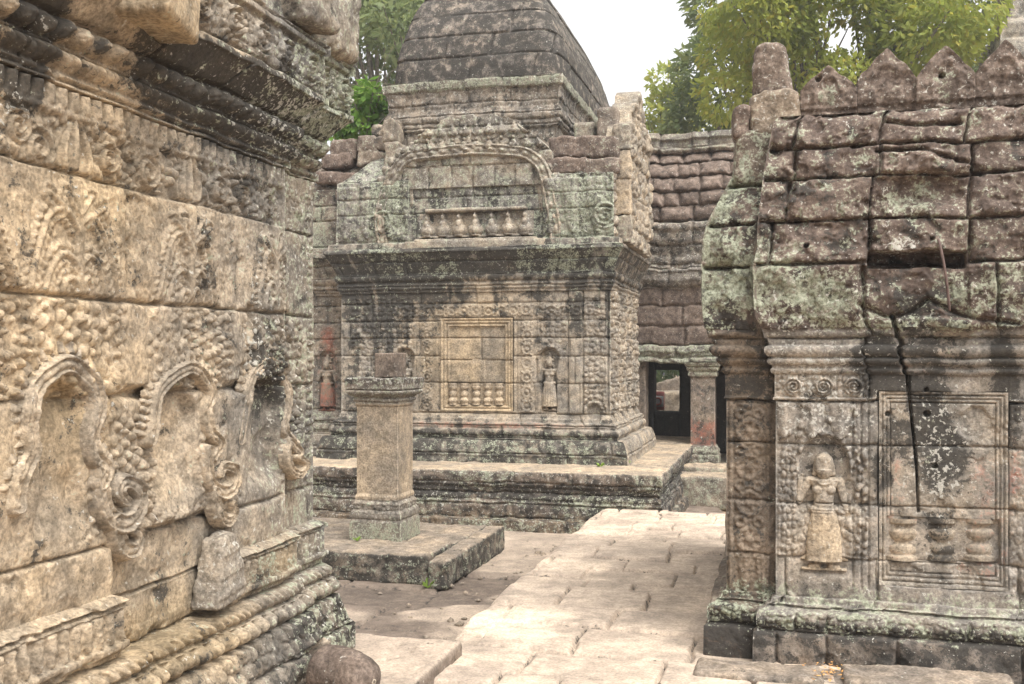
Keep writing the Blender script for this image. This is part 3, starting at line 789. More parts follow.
lp = [(.15, GZ - .02), (.15, .07), (.172, .09), (.172, .215), (.155, .235), (.145, .245), (.105, .385), (.085, .392), (.085, .402), ('b', .010, .085, .482), (.06, .487), (.06, .497), ('b', .016, .045, .558), (.035, .565), (.035, .585), (.055, .60), (.062, .605), (.062, .625), (.045, .632), (.045, .75), (.06, .753), (.06, .775), (.03, .79), (0, .80), (0, 2.615), (.022, 2.619), (.022, 2.655), (.012, 2.66), (.012, 2.672), ('b', .018, .02, 2.735), (.03, 2.742), ('b', .016, .05, 2.838), (.05, 2.845), (.07, 2.865), (.10, 2.90), (.132, 2.935), (.15, 2.955), (.165, 2.96), (.165, 2.995), (.152, 3.0), (.148, 3.205), (.172, 3.215), (.172, 3.26), (.11, 3.29), (.09, 3.55), (.12, 3.60), (.11, 4.05), (.08, 4.10), (-.35, 4.14)]
loft(LE, [(.035, -5.2), (.035, -.40), (0, -.40), (0, 0), (-2.2, 0)], lp, left_relief,
     [(.80, 'base_moulding'), (2.615, 'carved_wall'), (3.29, 'cornice'), (None, 'upper_course')], left, STONE, .0055, .0075, pmod=left_pmod, seed=7, skip=(3,))
def lw(u, z, p=0.0):
    """point on the left wall, p in front of it"""
    q = .035 if u < -.40 else 0
    return wpos(LE, q + p, u, z)
def lband(name, pxs, w, A, fringe, out, seed, **k):
    return band(name, left, STONE, LE, True, [LF(x, y) for x, y in pxs], w, A, dict(warm=.62, br=.55, L=.05, K=.10, Wh=.10), .0045, fringe, out, 0, k.get('base', .022), seed)
lband('niche_arch', [(2, 505), (6, 475), (18, 455), (16, 428), (18, 402), (30, 378), (55, 364), (76, 380), (84, 405), (80, 430), (82, 455), (92, 468), (86, 482)], .040, .045, .045, 1, 3)
lband('niche_arch', [(138, 440), (144, 408), (150, 388), (164, 375), (180, 368), (193, 378), (200, 394), (195, 412), (199, 432), (209, 444), (203, 456)], .034, .042, .04, 1, 4)
lband('niche_arch', [(234, 440), (240, 402), (246, 378), (262, 362), (276, 374), (282, 400), (277, 427), (286, 444), (294, 452)], .034, .042, .03, 1, 5, base=.0)
def bracket(pts, w, seed):
    return lband('scroll_bracket', pts, w, .05, 0, -1, seed)
bracket([(86, 466), (89, 498), (96, 516), (108, 523), (121, 515), (127, 498), (120, 484), (109, 482), (105, 492), (112, 502)], [.03, .045, .05, .045, .035, .02], 6)
bracket([(102, 520), (106, 538), (114, 550), (124, 547), (126, 534), (117, 528)], [.04, .045, .035, .02], 7)
bracket([(195, 450), (196, 470), (202, 486), (213, 492), (222, 484), (222, 470), (213, 466), (209, 474)], [.03, .042, .045, .035, .02], 8)
bracket([(202, 492), (205, 508), (213, 521), (223, 515), (220, 503)], [.035, .04, .03, .018], 9)
bracket([(279, 440), (277, 456), (281, 470), (289, 474), (294, 464), (289, 457)], [.022, .030, .030, .024, .016], 10)
# the loose carved block wedged into the broken base, and the dislodged stones of the cornice
def stn(**k): return dict(dict(warm=.5, br=.5, L=.18, K=.15, Wh=.1), **k)
def wedge(V):
    t = np.clip((V[:, 2] + .16) / .32, 0, 1); V = V.copy(); V[:, 1] *= 1.0 - .55 * t ** 1.5; V[:, 0] *= 1 - .35 * t
    band = np.cos(V[:, 2] * 75) > .35; V[:, 0] += np.where(band, .006, 0); return V
q = lw(*LF(205, 566), .035); rock('wedged_block', left, STONE, (q[0], q[1], LF.z(207, 600)), (.15, .24, .29), 0, 5, .02, .014, .008, (0, .12), stn(warm=.35, Wh=.25), wedge)
q = lw(-1.77, 3.02, .06); rock('displaced_block', left, STONE, (q[0], q[1], 2.90), (.42, .38, .26), .25, 8, .03, .015, .012, (0, -.05), stn(warm=.8, yel=.15, br=.55))
q = lw(-.02, 3.5, .03); rock('crowning_block', left, STONE, (q[0], q[1], 3.26), (.38, .40, .65), .1, 12, .06, .035, .012, (0, .06), stn(L=.36, Wh=.2, warm=.3, K=.25))
q = lw(-.45, 3.5, .0); rock('crowning_block', left, STONE, (q[0], q[1], 3.28), (.5, .34, .5), -.1, 14, .05, .03, .014, (0, .0), stn(L=.25, K=.35, warm=.3))
# ---------------------------------------------------------------- the small shrine on the right
RO = (1.475, 5.87); RF = Face(RO, TF)
RP = Face(wpos(RO, 0, .08, 0)[:2], TF)
right = thing('ruined_shrine', 'grey and brown stone shrine with a carved celestial woman, cracked blocks and pointed crest stones', 'shrine', (RO[0], RO[1], 0))
CRK = [RF(x, y) for x, y in ((905, 316), (907, 350), (910, 400), (914, 440), (917, 470), (918, 498), (919, 512))]
def right_relief(k, U, Z):
    B = RF.blob; X = lambda px: RF.u(px)
    if k == 0:
        h, bid, dj = ashlar(U, Z, [.2, .6, 1.0, 1.4, 1.8, 2.2, 2.5, 2.8, 3.0], .45, 60)
        return h + (fbm(U * 8, Z * 8, 2) - .5) * .02, dict(lat=.5, K=.25, L=.25, br=.4 + .2 * bid)
    if k == 2: return (fbm(U * 20, Z * 20, 2) - .5) * .01, dict(warm=.35, K=.3, br=.4)
    pil = (k == 1)
    zz = lambda y: RF.z(820, y)
    rows = [-.05, .17, .29, .56, .86, 1.19, 1.43, 1.78, zz(265), zz(222), zz(180), zz(148), zz(112), 3.3]
    J = [[.12, .37, .72, 1.3], [.2, .36, 1.05], [X(785), X(877), 1.25], [X(1008)], [X(880), X(1006)], [X(1008)], [X(870), 1.3], [X(880), X(1005)] , [X(790), X(884), X(980)], [X(802), X(882), X(978)], [X(805), X(888), X(978)], [X(800), X(885), X(970)], [X(800), X(890), X(966)], [2.5]]
    roof = sst(Z, 1.80, 1.84)
    h1, b1, d1 = ashlar(U, Z, rows, J, 71, .005, .022, .006, .005)
    h2, b2, d2 = ashlar(U, Z, rows, J, 72, .0065, .050, .006, .02, .04)
    h = h1 * (1 - roof) + h2 * roof; bid = np.where(roof > .5, b2, b1); dj = np.where(roof > .5, d2, d1)
    # rounded, pitted roof blocks
    h = h + roof * ((fbm(U * 7, Z * 7, 73, 5) - .5) * .05 - .010 * np.exp(-dj / .010) + (worley(U * 6, Z * 7, 75)[0] - .4) * .035 - .012 * sst(fbm(U * 20, Z * 20, 74), .55, .65))
    # a thin bed inside one course, an overhanging slab, and the open gap under it
    sl = poly(U, Z, [RF(890, 122), RF(930, 126), RF(963, 122)]); h = h - .05 * np.exp(-(sl / .010) ** 2)
    sl = poly(U, Z, [RF(884, 152), RF(925, 150), RF(950, 158), RF(978, 163)]); h = h - .05 * np.exp(-(sl / .010) ** 2)
    gap = box(U, Z, X(884), X(977), RF.z(930, 268), RF.z(930, 252) + .012 * (vn(U * 9, U * 0, 4) - .5), .006)
    lit = gb(U, Z, *RF(930, 262), .32, .05, 6)
    h = h - .20 * gap
    h = h + .05 * box(U, Z, X(886), X(960), RF.z(930, 178), RF.z(930, 152), .012) - .07 * gb(U, Z, *RF(940, 192), .22, .07, 3)
    h = h - .03 * box(U, Z, X(876), X(978), RF.z(930, 318), RF.z(930, 268), .01)
    dk = poly(U, Z, [RF(876, 305), RF(900, 318), RF(925, 312), RF(940, 300), RF(980, 318), RF(1024, 324)]); h = h - .04 * np.exp(-(dk / .012) ** 2)
    dcr = poly(U + .006 * (vn(Z * 18, Z * 0, 5) - .5), Z, CRK); h = h - .09 * np.exp(-(dcr / (.0055 + .006 * sst(Z, 1.2, 1.8))) ** 4)
    c = np.zeros(U.shape)
    if pil:
        um = (RP.u(731) + RP.u(768)) / 2
        ins = box(U, Z, -9, 9, .30, 1.43, .004)
        zp = ins * 1.0
        c = c + zp * (rosettes(U, Z, um, RF.z(750, 560), RF.z(750, 404), .205, .065, .024, 3) + .012 * dome(np.clip(np.abs(np.abs(U - um) - .105) / .012, 0, 1)))
        c = c + zp * nuggets(U, Z, 34, 8, .010)
        c = c + box(U, Z, -9, 9, .32, .54, .004) * petals(U, Z, .33, .54, .10, .02, .9, .02)
    else:
        # carved frieze and the foliage ground round the figure
        zf = box(U, Z, X(772), X(872), 1.45, 1.57, .003)
        c = c + zf * (spirals(U, Z, 1.51, .16, .055, .034, .02) + nuggets(U, Z, 30, 9, .026, .8))
        z2 = box(U, Z, X(776), X(858), 1.21, 1.43, .003)
        pet = petals(U, Z, 1.22, 1.42, .15, .02, .9, .03)
        c = c + z2 * (np.maximum(foliage(U, Z, .05, 10, .055), pet * 1.6))
        z3 = box(U, Z, X(776), X(868), .57, 1.19, .003)
        c = c + z3 * foliage(U, Z, .042, 12, .042) * (.35 + .65 * sst(fbm(U * 4, Z * 4, 7), .4, .55))
        bs = box(U, Z, X(778), X(797), .56, 1.19, .002)
        c = c * (1 - bs) + bs * (nuggets(U, Z, 36, 13, .032, .7) + .006)
        # slim mouldings between figure and window
        for px in (853, 861, 869):
            c = c - .014 * (np.abs(U - X(px)) < .006) * ((Z > .40) & (Z < 1.43))
        # niche behind the figure: a trefoil hollow round head and shoulders
        uc = X(824); zb, zt = RF.z(824, 572), RF.z(824, 440)
        hh = zt - zb
        ring = np.hypot((U - uc) / .9, (Z - (zb + .80 * hh)) / 1.15)
        hol = sst(.155 - ring, 0, .02)
        hol = np.maximum(hol, sst(.165 - np.hypot((U - uc), (Z - (zb + .66 * hh)) / .9), 0, .03) * .8)
        hol = np.maximum(hol, .35 * box(U, Z, uc - .13, uc + .13, zb + .02, zb + .6 * hh, .03))
        c = c * (1 - np.clip(hol * 1.5, 0, 1)) - .038 * hol + .014 * np.exp(-((ring - .158) / .012) ** 2) * (Z > zb + .7 * hh)
        c = c - .03 * gb(U, Z, uc, zb + .01, .13, .03, 4)
        # window recess (the panel sits in it)
        c = c - .035 * box(U, Z, X(879) - .004, X(1008) + .004, RF.z(940, 588), RF.z(940, 392), .003)
        for px, py, r in ((888, 414, .016), (927, 390, .014), (927, 414, .018), (935, 466, .017), (823, 247, .016), (943, 240, .014)):
            c = c - .05 * sst(r - np.hypot(U - X(px), Z - RF.z(px, py)), 0, .006)
        # red-stained pilaster at the edge of the picture
        c = c + box(U, Z, X(1012), 9, .33, 1.43, .003) * nuggets(U, Z, 26, 17, .014, .7)
    wear = .55 + .6 * fbm(U * 3, Z * 3, 18)
    h = h + c * wear + (fbm(U * 12, Z * 12, 19, 4) - .5) * .012
    low = sst(.26 - Z, 0, .06)
    h = h + low * ((fbm(U * 5, Z * 5, 20, 4) - .5) * .05) + box(U, Z, -9, 9, .19, .27, .004) * nuggets(U, Z, 20, 25, .02)
    chip = sst(fbm(U * 6, Z * 6, 83, 4), .60, .68) * np.exp(-dj / .04); h = h - (.025 + .03 * roof) * chip
    # state
    Lc_ = np.ones(U.shape)
    K = .12 + .22 * fbm(U * 3, Z * 1.2, 26) * roof + 1.0 * B(U, Z, 882, 368, 22, 32, 4) + .45 * B(U, Z, 930, 385, 24, 20) + .7 * B(U, Z, 930, 425, 26, 28) + .6 * B(U, Z, 950, 470, 34, 30) +   .25 * B(U, Z, 815, 395, 45, 40) + .6 * B(U, Z, 940, 530, 26, 22) + .7 * B(U, Z, 1012, 400, 12, 70) + .55 * B(U, Z, 940, 345, 36, 36) + .5 * B(U, Z, 1000, 370, 16, 30) + .3 * B(U, Z, 790, 360, 20, 12)
    K = K + .30 * B(U, Z, 925, 295, 46, 28) + .6 * B(U, Z, 880, 470, 12, 30) + .38 * low + .16 * box(U, Z, -9, 9, .16, .42, .03) + .25 * B(U, Z, 1000, 640, 60, 22) + .18 * B(U, Z, 850, 240, 40, 20) + .18 * B(U, Z, 825, 190, 40, 20)
    K = K + .16 * sst(fbm(U * 9, Z * 9, 45, 4), .5, .62) * roof * (Lc_ > 0)
    if k == 3: K = K + .34 * B(U, Z, 824, 468, 24, 34, 4)
    if pil: K = K + .26 + .25 * B(U, Z, 750, 385, 30, 25) - .1 * B(U, Z, 750, 560, 40, 25)
    Lc = .24 * roof + .06
    for x, y, rx, ry, v in ((735, 170, 40, 45, .40), (715, 235, 30, 70, .50), (760, 265, 40, 30, .40), (800, 290, 60, 26, .44), (840, 300, 40, 18, .36), (720, 310, 20, 26, .30), (915, 200, 34, 22, .22), (855, 200, 24, 20, .20), (960, 285, 18, 16, .22), (1000, 290, 40, 26, .30), (880, 330, 80, 14, .34), (985, 330, 60, 10, .34)):
        Lc = Lc + v * .95 * B(U, Z, x, y, rx, ry, 3) * (.25 + 1.0 * fbm(U * 6, Z * 6, int(x), 4))
    Lc = Lc + .46 * box(U, Z, -9, 9, .165, .40, .05) * (.55 + .6 * fbm(U * 4, Z * 4, 27)) + .14 * B(U, Z, 860, 470, 30, 90)
    Rd = .28 * B(U, Z, 890, 500, 26, 60) + .30 * B(U, Z, 975, 500, 34, 60) + .36 * B(U, Z, 1014, 470, 12, 60) + .34 * B(U, Z, 920, 372, 40, 14) + .20 * B(U, Z, 820, 560, 40, 20)
    Wh = .30 * B(U, Z, 815, 390, 55, 70) + .12 + .5 * B(U, Z, 914, 246, 14, 8) + .02 * roof
    lat = .92 * roof + .1 * (1 - roof) + low * .35
    warm = .10 + .2 * B(U, Z, 975, 470, 40, 90)
    if pil: warm = .50 * (1 - roof) + .1; lat = lat + .42 * (1 - roof)
    if pil: Wh = .05
    br = .52 + .12 * (1 - roof) * (k == 3) * (1 - low) + .22 * (bid - .5) - .18 * low
    if pil: br = br - .30 * (1 - roof)
    Lc = Lc * (1 - lit * .5)
    return h, dict(K=K, L=Lc, Rd=Rd, Wh=Wh, lat=lat, warm=warm, br=br, yel=.12 * (k == 3) * B(U, Z, 824, 530, 30, 40))
def right_pmod(k, U, Z, P):
    if k in (0, 1):   # the corner bulges outwards with its cornice blocks
        P = P + .03 * sst(Z, 1.62, 1.72) * (1 - sst(Z, 2.3, 2.7)) - .14 * sst(Z, 2.28, 3.0) + .02 * (fbm(U * 4, Z * 4, 9) - .5) * sst(Z, 1.7, 1.8)
    if k == 3: P = P + .02 * sst(Z, 1.83, 1.9) * (1 - sst(U, .54, .60)) * (1 - sst(Z, 2.15, 2.3))
    return P
z_ = lambda y: RF.z(820, y)
rp = [(.125, -.10), (.12, .155), (.105, .165), (.095, .185), ('b', .012, .09, .275), (.06, .282), (.05, .30), (.03, .305), (.02, .335), (0, .34), (0, 1.43), (.014, 1.433), (.014, 1.445), (.006, 1.45), (.006, 1.575), ('b', .014, .02, 1.61), (.02, 1.625), ('b', .018, .035, 1.665), (.03, 1.672), ('b', .024, .045, 1.735), (.035, 1.74), (.045, 1.775), (.06, 1.78), (.075, 1.83), (.085, 1.835), (.10, 1.95), (.105, 2.18), (.095, 2.42), (.07, 2.66), (.04, 2.84), (.01, 2.99), (-.02, 3.02), (-.30, 3.03)]
loft(RO, [(-.275, 3.2), (-.275, .08), (0, .08), (0, 0), (2.6, 0)], rp, right_relief, [(.34, 'base_moulding'), (1.43, 'carved_wall'), (1.835, 'cornice'), (None, 'stone_roof')], right, STONE, .0055, .0065, pmod=right_pmod, seed=9)
# blind window with its frame, lowered blind and stub balusters
def rwin(U, Z):
    X = RF.u
    x0, x1, z0, z1 = X(879), X(1008), RF.z(940, 588), RF.z(940, 392)
    e = np.minimum(np.minimum(U - x0, x1 - U), np.minimum((Z - z0) * .8, z1 - Z))
    h = .038 - .016 * sst(e, .012, .015) + .010 * sst(e, .020, .022) - .012 * sst(e, .034, .037) + .008 * sst(e, .042, .044) - .02 * sst(e, .055, .058)
    pan = sst(e, .062, .064); h = h + pan * .016
    rec = box(U, Z, X(888) - .004, X(1000), RF.z(940, 562), RF.z(940, 519), .003); h = h - rec * .045
    gr, bid, dj = ashlar(U, Z, [0, .56, .86, 1.19, 2], [[5.0], [5.0], [5.0], [5.0]], 4, .004, .016, .004, .002)
    dcr = poly(U, Z, CRK); h = h + gr - .07 * np.exp(-(dcr / .0065) ** 4)
    for px, py, r in ((888, 414, .016), (927, 414, .02), (935, 466, .018)): h = h - .05 * sst(r - np.hypot(U - X(px), Z - RF.z(px, py)), 0, .006)
    h = h + (fbm(U * 14, Z * 14, 3, 4) - .5) * .012 - .014 * sst(fbm(U * 6, Z * 6, 5), .55, .66)
    B = RF.blob
    K = .18 + .75 * B(U, Z, 935, 425, 26, 28) + .65 * B(U, Z, 945, 468, 34, 26) + .40 * B(U, Z, 925, 400, 16, 30) + .42 * B(U, Z, 945, 535, 30, 26) + .36 * B(U, Z, 884, 470, 8, 34) + .22 * B(U, Z, 900, 440, 30, 20)
    Rd = .33 * B(U, Z, 895, 480, 20, 60) + .36 * B(U, Z, 985, 500, 30, 70) + .3 * B(U, Z, 985, 565, 40, 20)
    return h, 1.0, dict(K=K, Rd=Rd, Wh=.16 + .2 * B(U, Z, 940, 460, 30, 60), L=.10 + .2 * (1 - sst(Z, .42, .5)), warm=.20, br=.54)
win = patch('blind_window', right, STONE, RO, False, RF.u(879), RF.u(1008), RF.z(940, 588), RF.z(940, 392), .004, rwin, -.033)
for px, rd, kk in ((903, .22, .15), (942, .1, .55), (980, .30, .12)):
    q = wpos(RO, RF.u(px), .089, RF.z(px, 561)); zt = RF.z(px, 519) - RF.z(px, 561)
    lathe('baluster', win, STONE, q, [(.098, 0), (.098, zt * .10), (.082, zt * .14), ('b', .008, .085, zt * .36), (.072, zt * .40), (.072, zt * .46), ('b', .012, .088, zt * .74), (.074, zt * .78), (.074, zt * .84), (.096, zt * .88), (.096, zt)], 32, st=dict(Rd=rd, K=kk, Wh=.15, warm=.4, br=.5), amp=.12, seed=px)
# the celestial woman
def rdev(U, Z):
    H = RF.z(824, 441) - RF.z(824, 571); x = (U - RF.u(824)) / H; z = (Z - RF.z(824, 571)) / H
    h = devata(x, z, -1, 1.0)
    face = gb(x, z, 0, .80, .045, .055, 4)
    n = (fbm(U * 30, Z * 30, 6) - .5) * .008
    h = h + np.where(h > 0, .010 * np.exp(-((np.hypot(x, (z - .705) * 1.4) - .055) / .009) ** 2) * (z < .70) + .006 * np.exp(-((z - .475) / .006) ** 2) + .006 * np.exp(-((z - .455) / .006) ** 2), 0)
    h2 = h * H * .80 + np.where(h > 0, n, 0) - .012 * face * (h > 0) * (z > .785)
    h2 = h2 - .02 * np.exp(-((Z - RF.z(824, 503)) / .004) ** 2) * (h > .0) * (x > -.3)
    return h2, h > .001, dict(warm=.30 + .32 * sst(.5 - z, 0, .1), br=.66 + .12 * face, Wh=.12 + .12 * face, K=.05 + .25 * sst(z, .86, .92) + .2 * sst(np.abs(x), .1, .14) * sst(z, .72, .76), L=.04)
H_ = RF.z(824, 441) - RF.z(824, 571)
patch('celestial_figure', right, STONE, RO, False, RF.u(824) - .26 * H_, RF.u(824) + .26 * H_, RF.z(824, 571), RF.z(824, 441), .0032, rdev, -.032)
# crest of pointed stones along the roof edge
def crest(px0, px1, pyb, pyt, seed, b0=.12, notch=None):
    u0, u1, zb, zt = RF.u(px0), RF.u(px1), RF.z((px0 + px1) / 2, pyb) + .0, RF.z((px0 + px1) / 2, pyt)
    k = (5.87 + b0) / 5.87; u0, u1 = u0 * k + .0, u1 * k; zb, zt = 1.7 + (zb - 1.7) * k, 1.7 + (zt - 1.7) * k
    uc = (u0 + u1) / 2; hw = (u1 - u0) / 2
    def top(u):
        x = np.abs(u - uc) / hw
        y = 1 - .44 * x ** 1.1 - .03 * sst(x, .85, 1)
        return zb + (zt - zb) * (y + .05 * (vn(u * 26, u * 0, seed) - .5))
    def fn(U, Z):
        x = (U - uc) / hw; y = (Z - zb) / (zt - zb)
        d = np.hypot(x / .46, (y - .42) / .34)
        h = .006 * np.exp(-((d - 1.05) / .16) ** 2) - .006 * sst(1 - d, 0, .2) - .02 * (y < .16)
        h = h + (fbm(U * 14, Z * 14, seed, 4) - .5) * .045 + (nuggets(U, Z, 22, seed, .008))
        if notch: h = h - .05 * sst(.02 - np.hypot(U - RF.u(notch[0]) * k, Z - 1.7 - (RF.z(*notch) - 1.7) * k), 0, .008)
        return h, 1.0, dict(lat=.86, L=.16 + .34 * sst(.9 - d, 0, .5) * (seed % 2), Wh=.20, K=.16, br=.44 + .2 * hsh(np.array(float(seed)), np.array(2.0)), warm=.3)
    return patch('crest_stone', right, STONE, wpos(RO, 0, b0, 0)[:2], False, u0, u1, zb - .06, zt, .008, fn, 0, .13, top)
for i, (a, b, yb, yt, nt) in enumerate(((800, 857, 117, 66, (818, 79)), (857, 916, 114, 49, None), (916, 975, 111, 45, (942, 75)), (975, 1036, 107, 40, None), (1036, 1100, 104, 38, None), (1100, 1166, 101, 36, None))):
    crest(a, b, yb, yt, 3 + i, .10 + .02 * (i % 2), nt)
# stacked corner stones and the upright finial at the left end of the roof
k = 6.05 / 5.87
def cst(px, py, w, hgt, dep, seed, **st):
    q = wpos(RO, RF.u(px) * k, .08 + dep / 2, 0); z = 1.7 + (RF.z(px, py) - 1.7) * k
    return rock('corner_block', right, STONE, (q[0], q[1], z), (w, dep, hgt), 0, seed, .035, .028, .012, (random.Random(seed).uniform(-.04, .04), 0), dict(dict(lat=.7, L=.38, Wh=.2, K=.14, warm=.4, br=.5), **st))
cst(767, 185, .36, .31, .5, 41, L=.46); cst(775, 139, .27, .26, .4, 42, L=.22, warm=.7, lat=.45); cst(742, 142, .10, .20, .4, 45, L=.2, lat=.9)
q = wpos(RO, RF.u(773) * k, .28, 0)
def fin(V):
    t = np.clip((V[:, 2] + .19) / .38, 0, 1); V = V.copy(); V[:, 0] = V[:, 0] * (1 - .22 * t - .35 * sst(t, .8, 1.0)) - .02 * t; return V
rock('corner_finial', right, STONE, (q[0], q[1], 1.7 + (RF.z(773, 99) - 1.7) * k), (.23, .24, .34), 0, 43, .05, .028, .011, (0, 0), dict(lat=.8, Wh=.25, L=.16, K=.14, br=.48), fin)
# rusty iron bar hanging from the open joint
P = smooth_path([wpos(RO, *p) for p in ((RF.u(936), -.07, RF.z(936, 238)), (RF.u(937), -.135, RF.z(937, 250)), (RF.u(942), -.15, RF.z(942, 280)), (RF.u(946), -.13, RF.z(946, 312)))], 30)
tag(tube('iron_bar', None, RUST, P, .0075, 8, None, .2, 3), 'thin rusty iron bar hanging down over the open gap between brown roof blocks', 'iron bar')
# ---------------------------------------------------------------- the terrace and the central sanctuary
terr = thing('stone_terrace', 'low dark moulded stone terrace carrying the central sanctuary', 'terrace', (C_T[0], C_T[1], GZ))
TZ = .385
TFc = Face(C_T, TF)
def terr_relief(k, U, Z):
    h, bid, dj = ashlar(U, Z, [GZ - .1, -.14, .02, .14, .25, TZ + .1], .75, 31 + k, .006, .022, .006, .008)
    h = h + (fbm(U * 5, Z * 9, 4, 4) - .5) * .045
    Kx = .36 + .24 * fbm(U * 2, Z * 3, 5) + .26 * box(U, Z, -9, 9, .06, .24, .03)
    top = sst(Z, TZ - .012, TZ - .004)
    Lc = .20 + .24 * sst(fbm(U * 1.5, Z * 4, 8), .45, .65) + .12 * box(U, Z, -9, 9, .0, .12, .03)
    if k == 1: Lc = Lc - .1; Kx = Kx + .1
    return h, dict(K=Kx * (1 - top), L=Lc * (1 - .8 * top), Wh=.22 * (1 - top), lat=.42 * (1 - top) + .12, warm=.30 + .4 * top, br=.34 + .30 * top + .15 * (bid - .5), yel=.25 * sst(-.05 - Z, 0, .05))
tp = [(.10, GZ - .02), (.10, -.155), (.085, -.145), (.06, -.142), (.035, -.13), (.03, .04), (.015, .05), (.01, .07), ('b', .01, .005, .12), (-.005, .13), (-.005, .195), (.01, .21), (.02, .225), ('b', .012, .02, .375), (.0, TZ), (-.85, TZ + .01)]
loft(C_T, [(-9, 0), (0, 0), (0, 5.2)], tp, terr_relief, [(-.14, 'footing'), (.20, 'moulding'), (None, 'coping')], terr, STONE, .016, .012, seed=21, jit=.008)

